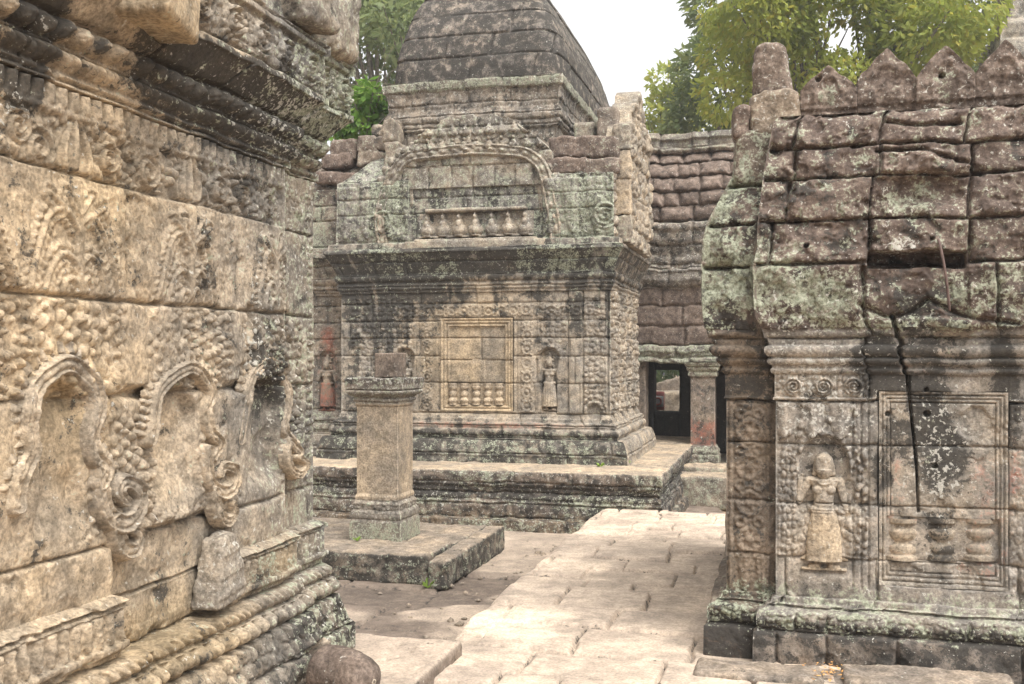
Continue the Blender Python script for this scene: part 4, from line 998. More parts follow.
SO = (1.154, 12.307); SF = Face(SO, TF); SR = Face(SO, SD)
sanc = thing('central_sanctuary', 'stone sanctuary tower with a vaulted block roof, blind window and carved pediment', 'sanctuary', (SO[0], SO[1], TZ))
sz = lambda y, px=480: SF.z(px, y)
sx = SF.u
ROSZ = (sz(412), sz(318))
def sanc_relief(k, U, Z):
    B = SF.blob
    rows = [.3, .50, .66, .82, .96] + [sz(q) for q in (383, 356, 338, 321, 303)] + [2.50, 2.64, 2.80, 2.95, 3.06, sz(212), sz(196), sz(177), 4.2]
    if k in (0, 1):
        h, bid, dj = ashlar(U, Z, rows, .36, 51, .007, .022, .007, .008)
        h = h + box(U, Z, -9, 9, .97, 2.4, .01) * nuggets(U, Z, 14, 4, .02) * .6 + (fbm(U * 6, Z * 6, 5) - .5) * .03
        # niche of the red figure
        ur, zr = SL(327, 412); zt = SL(327, 352)[1]
        if k == 0:
            d = np.hypot(U - ur, np.clip(Z - (zt - .10), 0, None)) - .11; h = h - .045 * sst(.01 - d, 0, .02) * sst(Z, zr, zr + .03)
        rd = SLB(U, Z, 328, 380, 14, 44, 3) * .62 + SLB(U, Z, 328, 335, 9, 14) * .6
        return h, dict(K=.34 + .1 * sst(Z, 2.4, 2.9), L=.24 + .35 * SLB(U, Z, 322, 235, 12, 40) + .3 * SLB(U, Z, 320, 425, 16, 20), Rd=rd * .8 if k == 0 else 0, Wh=.15, warm=.30, br=.42 + .2 * (bid - .5), lat=.20 + .5 * sst(Z, 3.5, 3.7))
    if k == 2:
        X = sx
        J = [.5, .45, .5, [X(430), X(520), X(580)], [X(380), X(418), X(440), X(535), X(556), X(580), X(602)], [X(370), X(425), X(470), X(536), X(575)], [X(360), X(420), X(480), X(570), X(600)], [X(350), X(380), X(418), X(460), X(540), X(585)], [X(372), X(412), X(500), X(566), X(582)], .4, .45, .4, .5, .45, .4, .38, .42, .4, .4]
        h, bid, dj = ashlar(U, Z, rows, J, 53, .006, .020, .006, .006)
        c = np.zeros(U.shape)
        wall = box(U, Z, -9, 9, .97, 2.42, .006)
        # frieze of ringed flowers and two flower columns framing the window
        c = c + wall * (rosettes(U, Z, sz(311), X(398), X(600), .155, .055, .024, 2, True) + rosettes(U, Z, X(527), sz(413), sz(322), .17, .058, .028, 4) + rosettes(U, Z, X(427), sz(413), sz(322), .17, .05, .020, 5))
        for px in (416, 438, 517, 537):
            c = c - .012 * (np.abs(U - X(px)) < .008) * wall * (Z < sz(322))
        nm = np.maximum(box(U, Z, X(538), X(566), sz(352), sz(303), .006), box(U, Z, X(584), X(606), .99, 2.35, .006))
        nm = np.maximum(nm, box(U, Z, X(352), X(414), sz(352), sz(296), .006)); nm = np.maximum(nm, box(U, Z, X(358), X(392), .99, sz(352), .01) * .7)
        c = c + wall * nm * nuggets(U, Z, 15, 7, .032)
        for px in (568, 583, 608): c = c - .03 * np.exp(-((U - X(px)) / .008) ** 2) * wall
        c = c + .02 * box(U, Z, X(569), X(582), .97, 2.42, .004) * wall
        # niches of the two figures
        for px, y0, y1 in ((549, 412, 350), (405, 412, 350)):
            uc, zt, zb = X(px), SF.z(px, y1), SF.z(px, y0)
            d = np.hypot(U - uc, np.clip(Z - (zt - .10), 0, None)) - .115
            d = d + .03 * sst(1.65 - Z, 0, .2)
            c = np.where(d < .012, -.07 * sst(.012 - d, 0, .022) * sst(Z, zb - .02, zb + .02), c); c = c + .015 * np.exp(-((d - .03) / .014) ** 2) * (Z > zt - .12)
        uc, zb = X(594), SF.z(594, 414); d = np.hypot(U - uc, (Z - zb) * .8); c = np.where(d < .085, -.04, c) + .02 * np.exp(-((d - .11) / .014) ** 2) * (Z > zb) + .015 * np.exp(-((d - .16) / .014) ** 2) * (Z > zb)
        c = c - .05 * box(U, Z, X(441), X(513), sz(411), sz(318), .003)
        # pediment ground above the cornice
        ped = sst(Z, 3.02, 3.06)
        c = c + ped * (nuggets(U, Z, 9, 9, .035) * (.3 + .7 * sst(fbm(U * 2, Z * 2, 8), .42, .6)) + (fbm(U * 4, Z * 4, 10, 4) - .5) * .07)
        tym = box(U, Z, X(411), X(541), 3.05, 9, .01); c = c * (1 - .7 * tym * ped) - .06 * tym * ped
        c = c + (1 - tym) * ped * (spirals(U, Z, 3.30, .9, .17, .05, .35) * .7 + petals(U, Z, 3.1, 3.75, .28, .06, .9, .05) * .6)
        wear = .6 + .5 * fbm(U * 2.5, Z * 2.5, 11)
        h = h + c * wear + (fbm(U * 7, Z * 7, 12, 4) - .5) * .022
        low = sst(.80 - Z, 0, .1); h = h + low * (fbm(U * 5, Z * 7, 13, 4) - .5) * .05
        st_ = sst(fbm(U * 2.6, Z * .35, 14, 4), .46, .62)
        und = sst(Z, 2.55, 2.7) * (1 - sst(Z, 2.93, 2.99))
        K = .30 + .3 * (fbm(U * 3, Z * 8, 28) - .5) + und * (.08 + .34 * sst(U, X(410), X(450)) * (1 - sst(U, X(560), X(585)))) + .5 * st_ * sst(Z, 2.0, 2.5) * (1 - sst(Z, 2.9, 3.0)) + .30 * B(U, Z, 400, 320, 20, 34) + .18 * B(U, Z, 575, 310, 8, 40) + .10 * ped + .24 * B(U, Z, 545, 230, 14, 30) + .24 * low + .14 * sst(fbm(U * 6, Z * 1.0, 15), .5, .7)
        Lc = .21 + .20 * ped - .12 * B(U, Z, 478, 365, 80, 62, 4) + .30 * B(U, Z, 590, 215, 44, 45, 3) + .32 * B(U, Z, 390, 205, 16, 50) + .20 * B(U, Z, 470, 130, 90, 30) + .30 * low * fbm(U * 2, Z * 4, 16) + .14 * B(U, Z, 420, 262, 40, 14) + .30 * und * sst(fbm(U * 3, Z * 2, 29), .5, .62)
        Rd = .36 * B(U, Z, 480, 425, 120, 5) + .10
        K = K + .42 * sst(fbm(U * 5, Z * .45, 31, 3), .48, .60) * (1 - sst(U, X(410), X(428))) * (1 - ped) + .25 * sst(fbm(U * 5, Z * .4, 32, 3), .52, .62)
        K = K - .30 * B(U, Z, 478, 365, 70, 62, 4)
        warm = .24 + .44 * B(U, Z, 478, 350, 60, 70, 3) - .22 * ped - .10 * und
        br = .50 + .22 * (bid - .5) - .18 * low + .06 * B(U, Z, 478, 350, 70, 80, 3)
        return h, dict(K=K, L=Lc, Rd=Rd, Wh=.08 + .12 * ped, warm=warm, br=br, lat=.12 * low + .75 * sst(Z, 3.80, 3.86) * sst(U, X(545), X(556)), yel=.15 * B(U, Z, 440, 350, 40, 70))
    # flank: strongly carved
    h, bid, dj = ashlar(U, Z, rows, .4, 57, .006, .02, .006, .008)
    wall = box(U, Z, -9, 9, .97, 2.42, .01)
    h = h + wall * (nuggets(U, Z, 10, 17, .05) + rosettes(U, Z, .55, 1.0, 2.3, .2, .07, .03, 4) + rosettes(U, Z, 1.6, 1.0, 2.3, .2, .07, .03, 6)) + sst(Z, 3.02, 3.06) * nuggets(U, Z, 7, 19, .08)
    for u in (.22, .85, 1.3, 1.95): h = h + wall * .05 * dome(np.clip((U - u) / .13, -1, 1))
    return h + (fbm(U * 6, Z * 6, 5) - .5) * .03, dict(K=.27 + .35 * box(U, Z, -9, 9, 2.5, 2.95, .05), L=.18, Wh=.2, warm=.40, br=.46 + .2 * (bid - .5))
SLO = wpos(SO, 0, .38, 0)[:2]; SL = Face(SLO, TF); SLB = SL.blob
sp = [(.24, TZ - .02), (.23, .46), ('b', .02, .17, .66), (.10, .665), (.10, .70), ('b', .022, .09, .775), (.075, .78), (.075, .80), ('b', .018, .06, .855), (.04, .86), (.03, .90), (.015, .905), (0, .955), (0, 2.42), (.02, 2.425), (.02, 2.455), ('b', .018, .035, 2.535), (.03, 2.54), (.03, 2.56), ('b', .03, .045, 2.655), (.045, 2.665), (.07, 2.72), (.115, 2.82), (.16, 2.90), (.175, 2.905), (.175, 2.955), (.13, 2.965), (.12, 3.03), (.05, 3.045), (.04, 3.80), (-.02, 3.84), (-.14, 3.96), (-.28, 4.12), (-.46, 4.22), (-.75, 4.26)]
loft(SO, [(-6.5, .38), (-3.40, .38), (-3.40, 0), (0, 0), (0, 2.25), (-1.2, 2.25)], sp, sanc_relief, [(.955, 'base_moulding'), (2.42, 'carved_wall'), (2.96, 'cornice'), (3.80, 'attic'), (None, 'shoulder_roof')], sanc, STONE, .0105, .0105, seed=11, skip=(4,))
def swin(U, Z):
    X = sx; x0, x1, z0, z1 = X(441), X(513), sz(411), sz(318)
    e = np.minimum(np.minimum(U - x0, x1 - U), np.minimum(Z - z0, z1 - Z))
    h = .06 - .022 * sst(e, .022, .027) + .014 * sst(e, .036, .040) - .018 * sst(e, .060, .066) + .012 * sst(e, .078, .082) - .028 * sst(e, .098, .104)
    h = h - .045 * box(U, Z, X(448) - .005, X(505), sz(405), sz(383), .005)
    gr, bid, dj = ashlar(U, Z, [0, sz(383), sz(360), sz(338), 9], [[9.], [X(484)], [X(481)], [X(478)]], 6, .005, .02, .003, .003)
    h = h + gr + (fbm(U * 9, Z * 9, 3) - .5) * .012
    dk = (U > X(480)) & (e > .1) & (Z > sz(383))
    return h, 1.0, dict(warm=.72 - .34 * dk, br=.60 - .12 * dk + .1 * (bid - .5), yel=.12, K=.06, Wh=.05, L=.03)
w2 = patch('blind_window', sanc, STONE, SO, False, sx(441), sx(513), sz(411), sz(318), .008, swin, -.048)
for i in range(5):
    px = 452.5 + i * 11.6; q = wpos(SO, sx(px), .025, sz(405, px)); zt = sz(383, px) - sz(405, px)
    lathe('baluster', w2, STONE, q, [(.05, 0), (.05, zt * .12), ('b', .012, .045, zt * .3), (.034, zt * .36), ('b', .014, .036, zt * .62), (.034, zt * .68), ('b', .012, .046, zt * .88), (.05, zt * .9), (.05, zt)], 18, st=dict(warm=.65, br=.55, K=.06), amp=.1, seed=i)
def figure(face, org, px, py0, py1, bent, base, st):
    H = face.z(px, py1) - face.z(px, py0); uc = face.u(px); zb = face.z(px, py0)
    def fn(U, Z):
        x, z = (U - uc) / H, (Z - zb) / H; h = devata(x, z, bent, 0)
        s = {q: (v(x, z) if callable(v) else v) for q, v in st.items()}
        return h * H * 1.15 + np.where(h > 0, (fbm(U * 22, Z * 22, 5) - .5) * .012, 0), h > .001, s
    return patch('celestial_figure', sanc, STONE, org, False, uc - .26 * H, uc + .26 * H, zb, face.z(px, py1), .006, fn, base)
figure(SF, SO, 549, 411, 352, -1, -.058, dict(warm=.45, br=.62, Wh=.12, K=lambda x, z: .08 + .25 * sst(z, .74, .78), L=.04))
figure(SF, SO, 405, 411, 352, 1, -.058, dict(warm=.4, br=.6, Wh=.15, K=lambda x, z: .1 + .3 * sst(z, .74, .78), L=.08))
f = figure(SL, SLO, 327, 411, 354, -1, -.035, dict(warm=.35, br=.45, Rd=lambda x, z: .25 + .28 * (z < .5), K=.18, L=.08)); f['label'] = 'figure with traces of red paint'
# pediment: cusped arch, seated worshippers, crowning niche row
z0p = 3.05
AP = [(384, 243), (381, 218), (387, 192), (396, 172), (406, 160), (416, 156), (440, 153), (478, 150), (516, 152), (530, 156), (541, 165), (547, 180), (551, 200), (556, 225), (556, 242)]
arc = band('pediment_arch', sanc, STONE, SO, False, [(sx(x), SF.z(x, y)) for x, y in AP], .085, .085, dict(L=.30, K=.16, Wh=.22, warm=.3, br=.5), .0105, .10, 1, 26, -.02, 3)
AP2 = [(410, 204), (411, 184), (416, 173), (430, 168), (478, 165), (520, 168), (533, 174), (540, 190), (542, 208)]
band('arch_fillet', arc, STONE, SO, False, [(sx(x), SF.z(x, y)) for x, y in AP2], .045, .06, dict(L=.28, K=.18, Wh=.2, warm=.35, br=.5), .0105, 0, 1, 0, -.06, 4)
def praying(x, z):
    h = .10 * dome(np.clip(np.hypot(x / .55, (z - .28) / .28), 0, 1)); h = np.maximum(h, .10 * dome(np.clip(np.hypot(x / .3, (z - .52) / .26), 0, 1)))
    h = np.maximum(h, .10 * dome(np.clip(np.hypot(x / .17, (z - .8) / .15), 0, 1))); return np.maximum(h, .08 * dome(np.clip(np.hypot(x / .06, (z - .97) / .1), 0, 1)))
def row_fn(u0, pitch, z0, zh, A, st):
    def fn(U, Z):
        x = ((U - u0) / pitch) % 1 - .5; z = (Z - z0) / zh; k = np.floor((U - u0) / pitch)
        h = praying(x * 1.25, z) * A * (.75 + .4 * hsh(k, k * 0, 6)) + (fbm(U * 12, Z * 12, 5) - .5) * .02
        h = h + .05 * (z < .08)
        return h, 1.0, st
    return fn
u0, u1 = sx(420), sx(534)
patch('worshipper_row', sanc, STONE, SO, False, u0, u1, sz(237), sz(212), .009, row_fn(u0, (u1 - u0) / 7, sz(237), sz(212) - sz(237), 1.0, dict(L=.26, K=.18, Wh=.2, warm=.3, br=.55)), .0)
for j, (y, d, th_) in enumerate(((246, .12, .10), (240, .09, .05), (209, .03, .045))):
    q = wpos(SO, (sx(408) + sx(548)) / 2, -.0, SF.z(478, y + 3)); rock('pediment_ledge', sanc, STONE, q, (sx(548) - sx(408) - .25 * j, .16 + d, th_), 0, 70 + j, .015, .012, .016, (0, 0), dict(L=.3, K=.18, Wh=.15, warm=.35, br=.5))
# upper pediment wall above the attic, stepped up to a low crown
def uptop(u):
    x = (u - (sx(398) + sx(552)) / 2) / ((sx(552) - sx(398)) / 2)
    return sz(117) - .70 * np.clip(np.abs(x) - .28, 0, 1) ** 1.3 + .03 * (np.floor(x * 7) % 2) + .03 * (vn(u * 9, u * 0, 4) - .5)
def upfn(U, Z):
    h, bid, dj = ashlar(U, Z, [3.6, sz(165), sz(153), sz(141), sz(126), 5], .30, 61, .007, .025, .006, .012)
    lo, hi = sz(150), sz(139)
    p = .155; k = np.floor(U / p); x = (U / p) % 1 - .5
    for a, b in ((sz(151), sz(137)), (sz(136), sz(124))):
        z = (Z - a) / (b - a); ins = (z > 0) & (z < 1)
        h = h + np.where(ins, praying(x * 1.2, z * .98) * .75 * (.5 + .7 * hsh(k, k * 0 + a, 6)), 0)
    h = h + (fbm(U * 9, Z * 9, 5, 4) - .5) * .045
    return h, 1.0, dict(L=.36 + .3 * (fbm(U * 3, Z * 3, 8) - .5), K=.32, Wh=.22, warm=.30 + .3 * SF.blob(U, Z, 415, 132, 16, 12), br=.48 + .2 * (bid - .5), lat=.25 * SF.blob(U, Z, 478, 118, 30, 8))
patch('upper_pediment', sanc, STONE, SO, False, sx(398), sx(552), 3.70, sz(117), .0105, upfn, .02, .75, uptop)
# stones beside the upper pediment
def sblk(name, px, py, w, h, d, b, seed, **st):
    k = (12.6 + b) / 12.6; q = wpos(SO, SF.u(px) * k, b + d / 2, 0); z = 1.7 + (SF.z(px, py) - 1.7) * k
    return rock(name, sanc, STONE, (q[0], q[1], z), (w, d, h), 0, seed, .04, .03, .02, (random.Random(seed).uniform(-.06, .06), 0), dict(dict(lat=.45, L=.24, K=.2, Wh=.15, warm=.35, br=.48), **st))
sblk('shoulder_block', 572, 157, .62, .26, .5, .08, 81, lat=.9, L=.14); sblk('shoulder_block', 603, 158, .36, .28, .5, .06, 82, lat=.85, L=.3); sblk('shoulder_block', 566, 174, .50, .20, .5, -.02, 83, lat=.9, L=.1); sblk('shoulder_block', 600, 175, .46, .20, .5, -.03, 84, lat=.75, L=.25)
sblk('shoulder_block', 578, 140, .26, .22, .4, .45, 85, lat=.1, L=.35); sblk('shoulder_block', 603, 140, .26, .40, .4, .30, 86, lat=.5, L=.2)
sblk('shoulder_block', 389, 168, .22, .34, .5, .15, 87, lat=.3, L=.3); sblk('shoulder_block', 384, 142, .16, .30, .4, .25, 88, lat=.3, warm=.5)
# broken left wing: red-brown courses with a few crest stones
for px, py, w, h, d, b, s, st in ((330, 184, .55, .16, .5, .30, 91, dict(lat=.95, L=.06)), (368, 184, .50, .16, .5, .28, 92, dict(lat=.9, L=.12)), (329, 168, .42, .2, .4, .5, 93, dict(lat=.95, L=.05)), (336, 160, .36, .28, .25, .55, 94, dict(lat=.9)), (361, 165, .30, .26, .3, .5, 95, dict(lat=.4, L=.3)), (359, 152, .26, .22, .22, .5, 96, dict(lat=.7, L=.3)), (375, 150, .24, .18, .3, .5, 97, dict(lat=.5, K=.4)), (378, 136, .36, .15, .4, .55, 98, dict(lat=.2, K=.5)), (376, 168, .25, .22, .3, .4, 99, dict(lat=.6, K=.3))):
    sblk('wing_block', px, py, w, h, d, b, s, **st)
# tower storey and its vaulted stone roof
TB = .62
UO = wpos(SO, 0, TB, 0)[:2]; UF = Face(UO, TF)
ax0, ax1 = UF.u(391), UF.u(557); UR = Face(wpos(SO, ax1, TB, 0)[:2], SD)
bx1 = TB + UR.u(617)
uz = lambda y: UF.z(480, y)
def up_relief(k, U, Z):
    h, bid, dj = ashlar(U, Z, [3.8, 4.2, uz(127), uz(115), uz(103), uz(90), uz(80), 6], .38, 44, .007, .022, .005, .01)
    h = h + (fbm(U * 6, Z * 6, 5, 4) - .5) * .04
    return h, dict(K=.32 + .16 * fbm(U * 4, Z * 1, 7), L=.16 + .42 * box(U, Z, -9, 9, uz(90), uz(79), .02), Wh=.24, warm=.25, br=.48 + .25 * (bid - .5), lat=.25)
up = [(.0, 3.7), (0, uz(131)), (.03, uz(129)), ('b', .02, .03, uz(122)), (.05, uz(121)), ('b', .02, .05, uz(113)), (.04, uz(112)), (.02, uz(108)), (.03, uz(104)), (.03, uz(95)), (.05, uz(91)), (.08, uz(90)), (.09, uz(80)), (-.1, uz(78))]
plan_t = [(ax0, bx1), (ax0, TB), (ax1, TB), (ax1, bx1)]
loft(SO, plan_t, up, up_relief, [(None, 'tower_storey')], sanc, STONE, .016, .012, closed=True, seed=13, jit=.008, skip=())
RH = uz(79)
ROWS_R = [RH - .05] + [RH + .29 * i for i in range(1, 9)]
def roof_relief(k, U, Z):
    h, bid, dj = ashlar(U, Z, ROWS_R, .46, 47, .006, .026, .006, .007, .12)
    h = h + (fbm(U * 4, Z * 4, 5, 4) - .5) * .03
    return h, dict(K=.62 + .3 * (fbm(U * 2, Z * 2, 9) - .5), L=.08, Wh=.24, warm=.12, br=.46 + .3 * (bid - .5), lat=.30 + .2 * (bid - .5))
nt_, nv_ = 560, 170
tt = np.linspace(0, 8, nt_, endpoint=False); side = np.floor(tt / 2); f_ = tt % 2 - 1
qx = np.select([side == 0, side == 1, side == 2], [f_, 1 + 0 * f_, -f_], -1 + 0 * f_); qy = np.select([side == 0, side == 1, side == 2], [-1 + 0 * f_, f_, 1 + 0 * f_], -f_)
nn_ = (np.abs(qx) ** 11 + np.abs(qy) ** 11) ** (1 / 11); qx, qy = qx / nn_, qy / nn_
vv = np.linspace(0, 1, nv_)[:, None]; ins_ = -.05 + .98 * vv ** 1.85
zr_ = RH - .02 + 2.1 * vv ** .92
HA, HB, ca_, cb_ = (ax1 - ax0) / 2, (bx1 - TB) / 2, (ax0 + ax1) / 2, (TB + bx1) / 2
Ug = np.broadcast_to(tt * 1.07 / 2 * 1.0, (nv_, nt_)) * (1 - .35 * vv); Zg = np.broadcast_to(zr_, (nv_, nt_))
hr, bid, dj = ashlar(Ug, Zg, ROWS_R, .44, 47, .006, .028, .006, .009, .12)
hr = hr + (fbm(Ug * 5, Zg * 5, 5, 4) - .5) * .035
pa = ca_ + qx * (HA - ins_ + hr); pb = cb_ + qy * (HB - ins_ + hr)
mk('vaulted_roof', wpos(SO, pa, pb, Zg).reshape(-1, 3), gridf(nv_, nt_, True), STONE, sanc, flat(dict(K=.60 + .3 * (fbm(Ug * 2, Zg * 2, 9) - .5), L=.10 + 0 * hr, Wh=.09 + 0 * hr, warm=.12 + 0 * hr, br=.46 + .3 * (bid - .5), lat=.30 + .2 * (bid - .5))))
# side pediment seen edge-on, with its broken pale edge
def sp_top(u):
    x = (u - 1.1) / .95; return 4.95 - .75 * np.abs(x) ** 1.4 + .05 * (np.floor(u * 6) % 2) + .05 * (vn(u * 8, u * 0, 3) - .5)
def sp_fn(U, Z):
    h, bid, dj = ashlar(U, Z, [2.8, 3.2, 3.6, 4.0, 4.3, 4.6, 5], .4, 55, .01, .04, .01, .02)
    h = h + (fbm(U * 5, Z * 5, 5, 4) - .5) * .08 + nuggets(U, Z, 6, 5, .05)
    return h, 1.0, dict(L=.22, K=.2, Wh=.2, warm=.5, br=.5 + .25 * (bid - .5))
patch('side_pediment', sanc, STONE, SO, True, .15, 2.1, 2.98, 4.95, .018, sp_fn, .22, .30, sp_top)
for i, (z, hgt, wd_) in enumerate(((2.98, .34, .26), (3.32, .42, .20), (3.74, .34, .24), (4.08, .30, .2))):
    q = wpos(SO, .10 + .02 * (i % 2), .16, z); rock('edge_stone', sanc, STONE, q, (wd_, .14, hgt), 0, 100 + i, .02, .03, .014, (.03 * (i % 2), 0), dict(warm=.75 if i in (1, 2) else .35, br=.68 if i in (1, 2) else .45, K=.06, L=.05 if i in (1, 2) else .3))
# ---------------------------------------------------------------- pedestal pillar on its low platform
PC = ground(401, 541, -.02)                                   # near right corner of the pillar foot
ac, bc = loc(*PC)
pw = .44
pc = wpos((0, 0), ac - pw / 2 - .02, bc + pw / 2, 0)[:2]
pil = thing('stone_pedestal', 'square stone pedestal with moulded capital and dark stub on a low platform', 'pedestal', (pc[0], pc[1], -.02))
PD = math.hypot(*pc) * math.cos(0); yz = lambda y: ZC + (HY - y) / F * (pc[1] - .2)
def pil_relief(k, U, Z):
    h = (fbm(U * 9, Z * 9, 5 + k, 4) - .5) * .006
    lowz, hiz = sst(yz(498) - Z, 0, .03), sst(Z - yz(405), 0, .02)
    shaft = (1 - lowz) * (1 - hiz)
    h = h + lowz * nuggets(U, Z, 24, 3, .014) * sst(Z, yz(515), yz(512))
    return h, dict(warm=.42 * shaft + .25, br=.56 * shaft + .42 * (1 - shaft), K=.06 + hiz * (.24 + .2 * sst(Z, yz(386), yz(382))) + lowz * .22 + .1 * shaft * sst(fbm(U * 9, Z * 1.2, 9), .5, .7), L=.05 + lowz * (.22 + .30 * sst(yz(520) - Z, 0, .03)) + .30 * hiz, Wh=.05 + .25 * hiz + .1 * lowz, lat=.1 + .5 * sst(Z, yz(388), yz(384)))
w0 = .20                                                        # half width of the shaft
e = w0
pp = [(.055, -.03), (.05, yz(522)), (.04, yz(519)), ('b', .012, .035, yz(511)), (.025, yz(510)), (.03, yz(504)), (.01, yz(501)), (.012, yz(497)), (0, yz(494)), (0, yz(407)), (.012, yz(405)), (.012, yz(402)), ('b', .014, .015, yz(398)), (.025, yz(397)), (.03, yz(396)), ('b', .026, .06, yz(390)), (.078, yz(389)), (.088, yz(379)), (.08, yz(378)), (-.09, yz(377.5))]
sq = lambda r: [(-r, -r), (r, -r), (r, r), (-r, r)]
loft(pc, sq(w0), pp, pil_relief, [(yz(494), 'foot'), (yz(407), 'shaft'), (None, 'capital')], pil, STONE, .007, .007, closed=True, seed=5, jit=.002)
q = (pc[0] + .05, pc[1] - .01, yz(378)); rock('tenon_stub', pil, STONE, q, (.225, .25, yz(353) - yz(378)), 0, 6, .012, .008, .01, (0, 0), dict(lat=.75, K=.30, L=.10, Wh=.1, br=.4))

plat = thing('low_platform', 'low mossy stone platform of weathered slabs under the pedestal', 'platform', (pc[0], pc[1], GZ))
zt = -.02
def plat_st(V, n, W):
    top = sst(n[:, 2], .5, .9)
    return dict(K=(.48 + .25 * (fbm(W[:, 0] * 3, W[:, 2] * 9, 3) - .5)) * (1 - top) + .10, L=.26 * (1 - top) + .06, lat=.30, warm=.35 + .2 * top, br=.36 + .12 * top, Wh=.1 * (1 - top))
def slab(name, parent, pxy, size, z, seed, rnd=.03, amp=.016, rot=0, tilt=(0, 0), st=plat_st, res=.02, shape=None):
    c = ground(*pxy, z + size[2]); return rock(name, parent, STONE, (c[0], c[1], z), size, rot, seed, rnd, amp, res, tilt, st, shape)
def groove(V):
    V = V.copy(); f = np.abs(V[:, 2] + .01) < .02; V[:, 0:2] *= np.where(f, .985, 1)[:, None]; return V
fr = ground(430, 556, zt); af, bf = loc(*fr)
def ps(a0, a1, b0, b1, z1, seed, **k):
    c = wpos((0, 0), (a0 + a1) / 2, (b0 + b1) / 2, 0)[:2]
    return rock('platform_slab', plat, STONE, (c[0], c[1], GZ - .01), (a1 - a0 - .008, b1 - b0 - .008, z1 - GZ + .01), 0, seed, k.get('rnd', .025), .018, .018, k.get('tilt', (0, 0)), plat_st, groove)
ps(af - 1.9, af - .02, bf, bf + .66, zt, 1); ps(af - 1.9, af - .85, bf + .66, bf + 1.7, zt - .005, 2); ps(af - .85, af + .02, bf + .66, bf + 1.7, zt - .01, 3)
ps(af, af + .19, bf - .10, bf + .40, zt - .02, 4, rnd=.04); ps(af - .0, af + .20, bf + .40, bf + .95, zt - .012, 5, rnd=.03); ps(af + .02, af + .21, bf + .95, bf + 1.7, zt - .0, 6, rnd=.03)

# ---------------------------------------------------------------- foreground slab, the fallen carved drum, stones at the foot of the right shrine
cr = ground(463, 640, .08); ak, bk_ = loc(*cr)
HOLES = [loc(*ground(x, y, .08)) for x, y in ((400, 645), (412, 648), (409, 652), (397, 657), (387, 660), (436, 635), (447, 635), (430, 643))]
sc_a, sc_b = ak - .55, bk_ - .85
def holes(V):
    V = V.copy(); up = V[:, 2] > .12
    for a, b in HOLES:
        d = np.hypot(V[:, 0] - (a - sc_a), V[:, 1] - (b - sc_b)); V[:, 2] -= np.where(up, .035 * sst(.019 - d, 0, .008), 0)
    V[:, 2] -= np.where(up, .014 * np.exp(-((V[:, 0] + .30 + .05 * V[:, 1]) / .008) ** 2), 0)
    side = V[:, 0] > .5; V[:, 0] += np.where(side, -.07 * sst(.0 - V[:, 2], 0, .16), 0)
    return V
def sand_st(V, n, W):
    top = sst(n[:, 2], .4, .9); hd = sum(np.exp(-((V[:, 0] - (a - sc_a)) ** 2 + (V[:, 1] - (b - sc_b)) ** 2) / .017 ** 2) for a, b in HOLES) * top  # hd: dark dirt fill of the drilled holes, also painting in their shade
    return dict(warm=.40 + .2 * top, br=.24 + .18 * top, K=.24 * (1 - top) + .04 + .9 * hd, lat=.40 * (1 - top) + .12, L=.06 * (1 - top), Wh=.05)
c = wpos((0, 0), sc_a, sc_b, 0)[:2]
o = rock('paving_slab', None, PAVE, (c[0], c[1], GZ), (1.1, 1.7, .08 - GZ), 0, 15, .03, .012, .011, (0, 0), sand_st, holes)
tag(o, 'thick pale sandstone slab with small drilled holes beside the carved base', 'stone slab')
dr = thing('fallen_drum', 'fallen brown round stone with a domed end and a pale spot, lying on the slab', 'stone', (-.80, 4.93, .20))
ax = np.append(TF * .93 - SD * .36, .0); ax = ax / np.linalg.norm(ax)
p0 = np.array([-.90, 4.97, .20])
lathe('drum_body', dr, STONE, p0, [(.001, 0), (.09, .004), (.118, .02), (.122, .08), (.120, .16), (.117, .20), (.112, .206), (.112, .214), (.112, .222), (.104, .26), (.085, .30), (.055, .325), (.03, .335), (.001, .338)], 44, tuple(ax), dict(lat=.85, warm=.3, br=.34, K=.16, Wh=.06), amp=.08, seed=4)
lathe('pale_boss', dr, STONE, p0 + ax * .328, [(.001, -.01), (.016, -.002), (.017, .006), (.010, .012), (.006, .007), (.001, .006)], 16, tuple(ax), dict(warm=.5, br=.9, Wh=.2))
for i, (px, py, sx_, sy_, zz, seed, lab) in enumerate(((758, 668, .66, .30, .035, 51, 'flat stone step with a chipped left end at the foot of the right shrine'), (826, 676, .22, .26, .01, 52, 'small sunken stone littered with orange leaves between two flat steps'), (928, 676, .84, .34, .05, 53, 'long flat brown stone along the foot of the right shrine'))):
    c = ground(px, py, zz); o = rock('foot_stone', None, STONE, (c[0], c[1], -.14), (sx_, sy_, zz + .14), 0, seed, .03, .02, .012, (0, 0), lambda V, n, W: dict(lat=.40, warm=.38, br=.40 + .12 * sst(n[:, 2], .5, .9), K=.14 + .2 * (1 - sst(n[:, 2], .3, .8)), L=.06, Wh=.05))
    tag(o, lab, 'stone slab')
rng = random.Random(4)
V, Fc = [], []
for i in range(130):
    px, py = rng.gauss(823, 13), rng.gauss(674, 4); c = ground(px, py, .02); s = rng.uniform(.006, .014); a = rng.uniform(0, 6.3); z = .026 + rng.uniform(0, .012)
    n = len(V); t1, t2 = rng.uniform(-.4, .4), rng.uniform(-.4, .4)
    for dx, dy in ((-1, 0), (0, -.5), (1, 0), (0, .5)): V.append((c[0] + s * (dx * math.cos(a) - dy * math.sin(a)), c[1] + s * (dx * math.sin(a) + dy * math.cos(a)), z + s * (dx * t1 + dy * t2)))
    Fc.append((n, n + 1, n + 2, n + 3))
